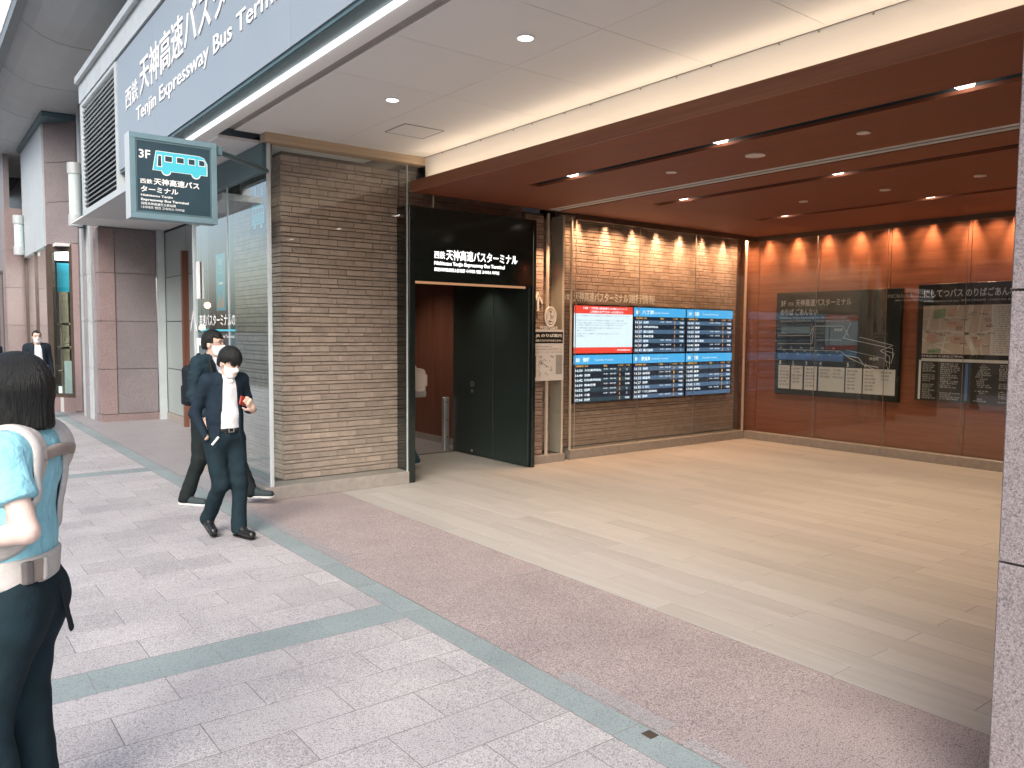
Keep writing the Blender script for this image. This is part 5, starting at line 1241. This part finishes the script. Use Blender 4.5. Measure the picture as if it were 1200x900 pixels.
    if glasses:
        mb = MB()
        for s_ in (1, -1):
            r_ = []
            for i in range(16):
                a = 2*math.pi*i/16; r_.append(tuple(hl(s_*.033+.025*math.cos(a), -.105, .008+.018*math.sin(a))))
            mb.path(r_+[r_[0]], .0022, 5); mb.path([tuple(hl(s_*.058, -.105, .014)), tuple(hl(s_*.080, -.05, .012)), tuple(hl(s_*.082, .02, .008))], .002, 5)
        mb.path([tuple(hl(.009, -.107, .012)), tuple(hl(-.009, -.107, .012))], .002, 5)
        me = mb.mesh('glasses'); me.materials.append(MT['ink']); o = bpy.data.objects.new('glasses', me); COL.objects.link(o); o.parent = t
    def local(P): return (P-H)@Rh
    def locks(f, amp, n_, ph):
        def g_(P):
            q = local(P); az = np.arctan2(q[:, 0], -q[:, 1]); return f(P)+amp*(np.sin(az*n_+6*q[:, 2]*ph+2*np.sin(az*7))*.6+np.sin(az*n_*2.3+1.7+20*q[:, 2])*.4)
        return g_
    if hair == 'bob':
        b_ = union([ell(hl(0, .01, .035), (.096, .118, .105), Rh), (cone(hl(.045, .02, .0), hl(.06, .02, -.125), .06, .056), .03), (cone(hl(-.045, .02, .0), hl(-.06, .02, -.125), .06, .056), .03), (cone(hl(0, .055, 0), hl(0, .055, -.125), .07, .068), .04)], .03)
        face = lambda P: np.maximum(np.maximum(np.abs(local(P)[:, 0])-.072, local(P)[:, 1]+.045), local(P)[:, 2]-.035)
        ear = ell(hl(.095, -.012, -.035), (.035, .022, .055), Rh)
        hf = locks(minus(minus(inter(b_, lambda P: -local(P)[:, 2]-.128-.03*local(P)[:, 1], .012), face, .02), ear, .012), .0022, 46, .3)
        skin_obj([(hf, H-A3(.2, .22, .22), H+A3(.2, .22, .19), .0055)], 'hair', 'hair', t)
    else:
        fr_ = {'fringe': .012, 'short': .05, 'receding': .075}[hair]; th = {'fringe': .022, 'short': .016, 'receding': .009}[hair]
        b_ = union([ell(hl(0, .014, .036), (.074+th*.75, .094+th, .092+th), Rh), (ell(hl(0, .05, -.02), (.066+th*.5, .052+th, .07), Rh), .03)], .02)
        face = lambda P: np.maximum(np.maximum(np.abs(local(P)[:, 0])-.115, local(P)[:, 1]+(.03-.0*fr_)), local(P)[:, 2]-fr_-.25*(local(P)[:, 0])**2/.07-(.013*np.sin(local(P)[:, 0]*95+1)+.011*np.sin(local(P)[:, 0]*230+2) if hair == 'fringe' else .006*np.sin(local(P)[:, 0]*150)))
        low = lambda P: -local(P)[:, 2]-.055
        sides = lambda P: np.maximum(np.maximum(np.abs(local(P)[:, 0])*-1+.05, local(P)[:, 2]-.006), np.maximum(local(P)[:, 1]-.035, -local(P)[:, 1]-.2))
        hf = locks(minus(minus(inter(b_, low, .01), face, .008), sides, .008), .0035 if hair == 'fringe' else .002, 17, .8)
        skin_obj([(hf, H-A3(.16, .18, .15), H+A3(.16, .19, .17), .0055 if not far else .011)], 'hair', 'hair', t)
    return t, J, Rh, hl

# 1 the woman in front on the left, walking away from the viewer, seen from behind her left side
WS = .955
wz = math.radians(150)+math.pi/2          # local -y becomes her walking direction
WJ = dict(elL=(.235, .13, 1.155), wrL=(.21, -.13, 1.115), elR=(-.20, -.03, 1.13), wrR=(-.10, -.22, 1.13), kneL=(.085, -.09, .47), kneR=(-.085, -.045, .47), ankL=(.08, -.06, .085), ankR=(-.08, -.01, .085), toeL=(.09, -.24, .03), toeR=(-.09, -.19, .03), pel=(0, -.025, .95), wai=(0, -.012, 1.08), che=(0, .02, 1.25), nec=(0, .035, 1.43), shL=(.172, .035, 1.385), shR=(-.172, .035, 1.385), head=(0, .0, 1.585), hipL=(.088, -.02, .88), hipR=(-.088, -.02, .88))
t, J, Rh, hl = person('woman with bobbed black hair, pale blue short sleeved sweater and grey carrier straps in front', (.283, 3.02, 0), wz, WS, WJ, head_yaw=-.35, head_pitch=.05, female=True, top='sweater', top_mat='knit', leg_mat='navy_trouser', skin='skin_pale', hair='bob', mask=False, h=.0095, seed=11, hands=[('L', (-.35, -.9, .1), (-1, .2, 0), .7), ('R', (.5, -.85, .1), (1, .3, 0), .7)], hemz=.985)
bc = thing('baby_carrier', 'pale grey baby carrier with wide shoulder straps and buckled waist belt on the woman', 'baby carrier', (.283, 3.02, 0), None, wz); bc.scale = (WS,)*3
def torso_off(extra):
    w_ = .93; nb = J['nec']
    return union([cone(J['che']+A3(0, 0, .06), J['wai'], .150*w_+extra, .138*w_+extra, (1, 1.4, 1)), (cone(J['wai'], A3(J['pel'][0], J['pel'][1], .9), .138*w_+extra, .15+extra, (1, 1.3, 1)), .05),
        (cone(J['shL']*.84+nb*.16, J['shR']*.84+nb*.16, .056+extra, .056+extra), .05), (cone(J['shL'], J['shL']*.55+J['elL']*.45, .062+extra, .05+extra), .05), (cone(J['shR'], J['shR']*.55+J['elR']*.45, .062+extra, .05+extra), .05),
        (ell(J['che']+A3(.07, -.085, .0), (.065+extra, .06+extra, .065+extra)), .04), (ell(J['che']+A3(-.07, -.085, .0), (.065+extra, .06+extra, .065+extra)), .04)], .035)
def catmull(pts, n_=8):
    P = [pts[0]]+list(pts)+[pts[-1]]; out = []
    for i in range(1, len(P)-2):
        for k_ in range(n_):
            u = k_/n_; out.append(.5*((2*P[i])+(-P[i-1]+P[i+1])*u+(2*P[i-1]-5*P[i]+4*P[i+1]-P[i+2])*u*u+(-P[i-1]+3*P[i]-3*P[i+1]+P[i+2])*u**3))
    out.append(P[-2]); return np.array(out)
def grad(f, P, e=.004): return np.stack([(f(P+e*np.eye(3)[i])-f(P-e*np.eye(3)[i]))/(2*e) for i in range(3)], 1)
def ribbon(pts, width, f, gap, thick, name, mat, parent, m_=6):
    """a strap of even width laid on the surface f, following pts"""
    C = catmull([np.asarray(q, float) for q in pts])
    def proj(P, d):
        for _ in range(8):
            G = grad(f, P); G /= np.maximum(np.linalg.norm(G, axis=1), .2)[:, None]; P = P-G*(f(P)-d)[:, None]*.9
        return P
    C = proj(C, gap); N = grad(f, C); N /= np.linalg.norm(N, axis=1)[:, None]; T = np.gradient(C, axis=0); T /= np.linalg.norm(T, axis=1)[:, None]; Lt = np.cross(N, T); Lt /= np.linalg.norm(Lt, axis=1)[:, None]
    rows = []
    for k_ in range(m_+1):
        u = (k_/m_-.5)*width; q = proj(C+Lt*u, gap); ed = 1-abs(2*k_/m_-1)**6; n2 = grad(f, q); n2 /= np.maximum(np.linalg.norm(n2, axis=1), .3)[:, None]; rows.append((q-n2*.004, q+n2*(.003+thick*ed)))
    n_ = len(C); V = []; 
    loop = [r_[0] for r_ in rows]+[r_[1] for r_ in rows[::-1]]; k2 = len(loop)
    for i in range(n_): V += [l_[i] for l_ in loop]
    F = [(i*k2+j, i*k2+(j+1) % k2, (i+1)*k2+(j+1) % k2, (i+1)*k2+j) for i in range(n_-1) for j in range(k2)]+[tuple(range(k2)), tuple(range(n_*k2-1, (n_-1)*k2-1, -1))]
    me = bpy.data.meshes.new(name); me.from_pydata([tuple(v) for v in V], [], F); bm = bmesh.new(); bm.from_mesh(me); bmesh.ops.recalc_face_normals(bm, faces=bm.faces); bm.to_mesh(me); bm.free()
    me.polygons.foreach_set('use_smooth', [True]*len(me.polygons)); me.materials.append(MT[mat]); o = bpy.data.objects.new(name, me); COL.objects.link(o); o.parent = parent; return o
tof = torso_off(.014)
for s_ in (1, -1):
    ribbon([(s_*.10, -.19, 1.10), (s_*.105, -.17, 1.28), (s_*.105, -.07, 1.43), (s_*.10, .03, 1.47), (s_*.105, .13, 1.38), (s_*.125, .16, 1.24), (s_*.165, .11, 1.13), (s_*.19, .02, 1.09), (s_*.18, -.09, 1.09)], .095, tof, .002, .014, 'shoulder_strap', 'carrier', bc)
ribbon([(.10, .2, 1.385), (.03, .2, 1.395), (-.04, .2, 1.39), (-.12, .18, 1.37)], .042, tof, .014, .008, 'cross_strap', 'webbing', bc)
wbf = lambda e: cone(J['wai']+A3(0, .01, -.02), J['pel']+A3(0, .005, -.03), .142+e, .155+e, (1, 1.3, 1))
skin_obj([(wrink(inter(wbf(.014), lambda P: np.abs(P[:, 2]-.985-.04*P[:, 1])-.048, .006), .002, 40, 5), A3(-.28, -.28, .88), A3(.28, .28, 1.1), .0085)], 'waist_belt', 'carrier', bc)
def patch(x0, x1): return lambda P: np.maximum(np.maximum(x0-P[:, 0], P[:, 0]-x1), np.maximum(np.abs(P[:, 2]-.99)-.04, -P[:, 1]))
skin_obj([(inter(inter(wbf(.021), lambda P: -wbf(.008)(P)), patch(.05, .135)), A3(-.1, 0, .9), A3(.2, .28, 1.1), .006)], 'belt_webbing', 'webbing', bc)
bk_ = skin_obj([(inter(inter(wbf(.03), lambda P: -wbf(.01)(P)), patch(.11, .135)), A3(-.1, 0, .9), A3(.2, .28, 1.1), .006)], 'buckle', 'buckle', bc)
skin_obj([(inter(inter(wbf(.028), lambda P: -wbf(.01)(P)), patch(.06, .075)), A3(-.1, 0, .9), A3(.2, .28, 1.1), .006)], 'buckle', 'carrier', bc)
skin_obj([(cone(A3(-.03, .115, .9), A3(-.045, .14, .74), .013, .015, (1, 2, 1)), A3(-.12, .02, .68), A3(.05, .22, .95), .006)], 'hanging_strap_end', 'bag_black', bc)
skin_obj([(rbox(A3(.2, -.02, 1.13), A3(.012, .05, .03), .006), A3(.1, -.15, 1.0), A3(.3, .15, 1.2), .006)], 'side_buckle', 'buckle', bc)

# 2 the man in the open suit looking at his phone
SS = .945
MJ = dict(head=(.02, -.075, 1.535), nec=(.005, -.01, 1.415), shL=(.165, .005, 1.375), shR=(-.165, .005, 1.375), hipL=(.09, 0, .88), kneL=(.095, -.07, .47), ankL=(.07, -.09, .085), toeL=(.10, -.27, .03), kneR=(-.07, -.04, .47), ankR=(-.085, .20, .15), toeR=(-.11, .02, .045),
          elR=(-.245, .06, 1.10), wrR=(-.195, -.05, .90), elL=(.24, .03, 1.12), wrL=(.165, -.19, 1.13))
t, J, Rh, hl = person('man in dark navy suit and white shirt looking down at red phone', (2.09, 6.6, 0), .12, SS, MJ, head_yaw=.22, head_pitch=.38, top='jacket', top_mat='navy', leg_mat='navy_trouser', shoe='leather', hair='fringe', h=.009, seed=21, belt=True, hands=[('L', (-.55, -.35, .75), (-.5, .85, .1), 1.15)])
ph = thing('smartphone', 'phone in red case held in the left hand of the suited man', 'phone', (2.09, 6.6, 0), None, .12); ph.scale = (SS,)*3
fw = A3(-.55, -.35, .75); fw /= np.linalg.norm(fw); pm = A3(-.5, .85, .1); pm -= fw*(pm@fw); pm /= np.linalg.norm(pm); lt = np.cross(fw, pm)
cen = A3(.165, -.19, 1.13)+fw*.105+pm*.026+lt*.01
ax1 = lt*.55+fw*.83; ax1 /= np.linalg.norm(ax1); ax2 = np.cross(pm, ax1); Rp = np.stack([ax2, ax1, pm], 1)
skin_obj([(rbox(cen, A3(.037, .074, .006), .004, Rp), cen-.1, cen+.1, .003)], 'case', 'red_case', ph)
skin_obj([(rbox(cen+pm*.0062, A3(.033, .069, .0015), .001, Rp), cen-.1, cen+.1, .0016)], 'display', 'bezel', ph)
tg = thing('paper_slip', 'white slip sticking out of the trouser pocket of the suited man', 'paper slip', (2.09, 6.6, 0), None, .12); tg.scale = (SS,)*3
Rt = rotm(0, 0, .75); skin_obj([(rbox(A3(-.15, -.135, .875), A3(.01, .004, .045), .002, Rt), A3(-.22, -.2, .8), A3(-.08, -.08, .95), .004)], 'slip', 'mask', tg)

# 3 the man striding behind him
BS = 1.0
BJ = dict(pel=(0, 0, .93), wai=(0, -.02, 1.07), che=(0, -.035, 1.25), nec=(0, -.04, 1.43), shL=(.175, -.03, 1.385), shR=(-.175, -.03, 1.385), head=(0, -.07, 1.585), hipL=(.09, 0, .86), hipR=(-.09, 0, .86),
          kneL=(.145, -.2, .48), ankL=(.18, -.35, .14), toeL=(.25, -.53, .09), kneR=(-.12, .02, .465), ankR=(-.165, .17, .085), toeR=(-.12, -.015, .03), elL=(.235, .10, 1.12), wrL=(.22, .05, .88), elR=(-.235, -.03, 1.11), wrR=(-.22, -.18, .92))
bz_ = math.atan2(-.89, .45)+math.pi/2
t, J, Rh, hl = person('man in dark jacket and glasses with backpack, striding behind the suited man', (2.365, 7.93, 0), bz_, BS, BJ, head_yaw=.3, top='closed', top_mat='dark_jacket', leg_mat='dark_trouser', shoe='sneaker', hair='short', glasses=True, h=.0105, seed=31, hands=[('L', (-.05, -.15, -1), (-1, 0, 0), .6), ('R', (.05, -.3, -.95), (1, 0, 0), .6)], hemz=.80)
bp = thing('backpack', 'black backpack on the back of the striding man in glasses', 'backpack', (2.365, 7.93, 0), None, bz_); bp.scale = (BS,)*3
skin_obj([(wrink(rbox(A3(0, .18, 1.17), A3(.14, .07, .2), .055), .005, 22, 3), A3(-.25, .05, .88), A3(.25, .38, 1.45), .011)], 'bag_body', 'bag_black', bp)
skin_obj([(rbox(A3(0, .255, 1.08), A3(.11, .025, .1), .022), A3(-.2, .22, .9), A3(.2, .38, 1.25), .011)], 'front_pocket', 'bag_black', bp)
for s_ in (1, -1):
    stp = [A3(s_*.09, .16, 1.36), A3(s_*.10, .03, 1.475), A3(s_*.105, -.12, 1.42), A3(s_*.12, -.175, 1.28), A3(s_*.165, -.12, 1.12), A3(s_*.19, .08, 1.03)]
    skin_obj([(union([cone(a, b_, .02, .02) for a, b_ in zip(stp[:-1], stp[1:])], .01), A3(-.3, -.3, .95), A3(.3, .3, 1.55), .009)], 'shoulder_strap', 'bag_black', bp)

# 4, 5 far walkers on the left
person('distant man in dark coat with mask pulled to his chin, walking toward viewer', (2.02, 17.5, 0), .05, .985, dict(kneL=(.09, -.1, .48), ankL=(.08, -.12, .09), toeL=(.1, -.3, .03), ankR=(-.08, .2, .12), toeR=(-.1, .05, .04)), top='jacket', top_mat='coat', leg_mat='dark_trouser', hair='receding', h=.018, seed=41, far=True, hands=None, hemz=.62, bulk=.012)
person('distant person in dark jacket over pale blue shirt at the left picture edge', (1.33, 18.6, 0), -.1, .955, dict(kneR=(-.09, -.1, .48), ankR=(-.08, -.12, .09), toeR=(-.1, -.3, .03), ankL=(.08, .2, .12), toeL=(.1, .05, .04)), head_yaw=.5, top='jacket', top_mat='coat', leg_mat='dark_trouser', hair='short', h=.018, seed=51, far=True, shirt='blue_shirt', mask=False, hands=None, hemz=.66)
# 6 the person with a pale bag going in through the doorway
PL = (4.92, 8.62, 0); pz = math.atan2(.35, -.94)+math.pi/2
t, J, Rh, hl = person('person in jeans inside the black doorway, mostly hidden, carrying an off white backpack', PL, pz, .95, dict(kneL=(.09, -.08, .48), ankL=(.08, -.1, .085), toeL=(.1, -.28, .03), ankR=(-.08, .18, .11), toeR=(-.1, .02, .04)), top='closed', top_mat='coat', leg_mat='jeans', shoe='sneaker', hair='short', h=.014, seed=61, hands=[('L', (0, -.2, -1), (-1, 0, 0), .6), ('R', (0, -.2, -1), (1, 0, 0), .6)], hemz=.86, mask=True)
bp2 = thing('backpack', 'off white backpack with grey base just inside the black doorway', 'backpack', PL, None, pz); bp2.scale = (.95,)*3
skin_obj([(wrink(rbox(A3(0, .205, 1.15), A3(.145, .085, .17), .05), .004, 24, 3), A3(-.25, .05, .88), A3(.25, .38, 1.4), .010)], 'bag_body', 'bag_white', bp2)
skin_obj([(rbox(A3(0, .205, 1.0), A3(.148, .09, .05), .03), A3(-.25, .05, .88), A3(.25, .38, 1.2), .010)], 'bag_base', 'bag_grey', bp2)
skin_obj([(rbox(A3(0, .295, 1.17), A3(.11, .02, .08), .015), A3(-.25, .2, 1.0), A3(.25, .38, 1.4), .010)], 'front_pocket', 'bag_white', bp2)
stp = [A3(.09, .17, 1.3), A3(.09, .08, 1.46), A3(.1, -.1, 1.42)]
for s_ in (1, -1): skin_obj([(union([cone(a*A3(s_, 1, 1), b_*A3(s_, 1, 1), .022, .022) for a, b_ in zip(stp[:-1], stp[1:])], .01), A3(-.3, -.3, 1.1), A3(.3, .3, 1.55), .010)], 'shoulder_strap', 'bag_white', bp2)
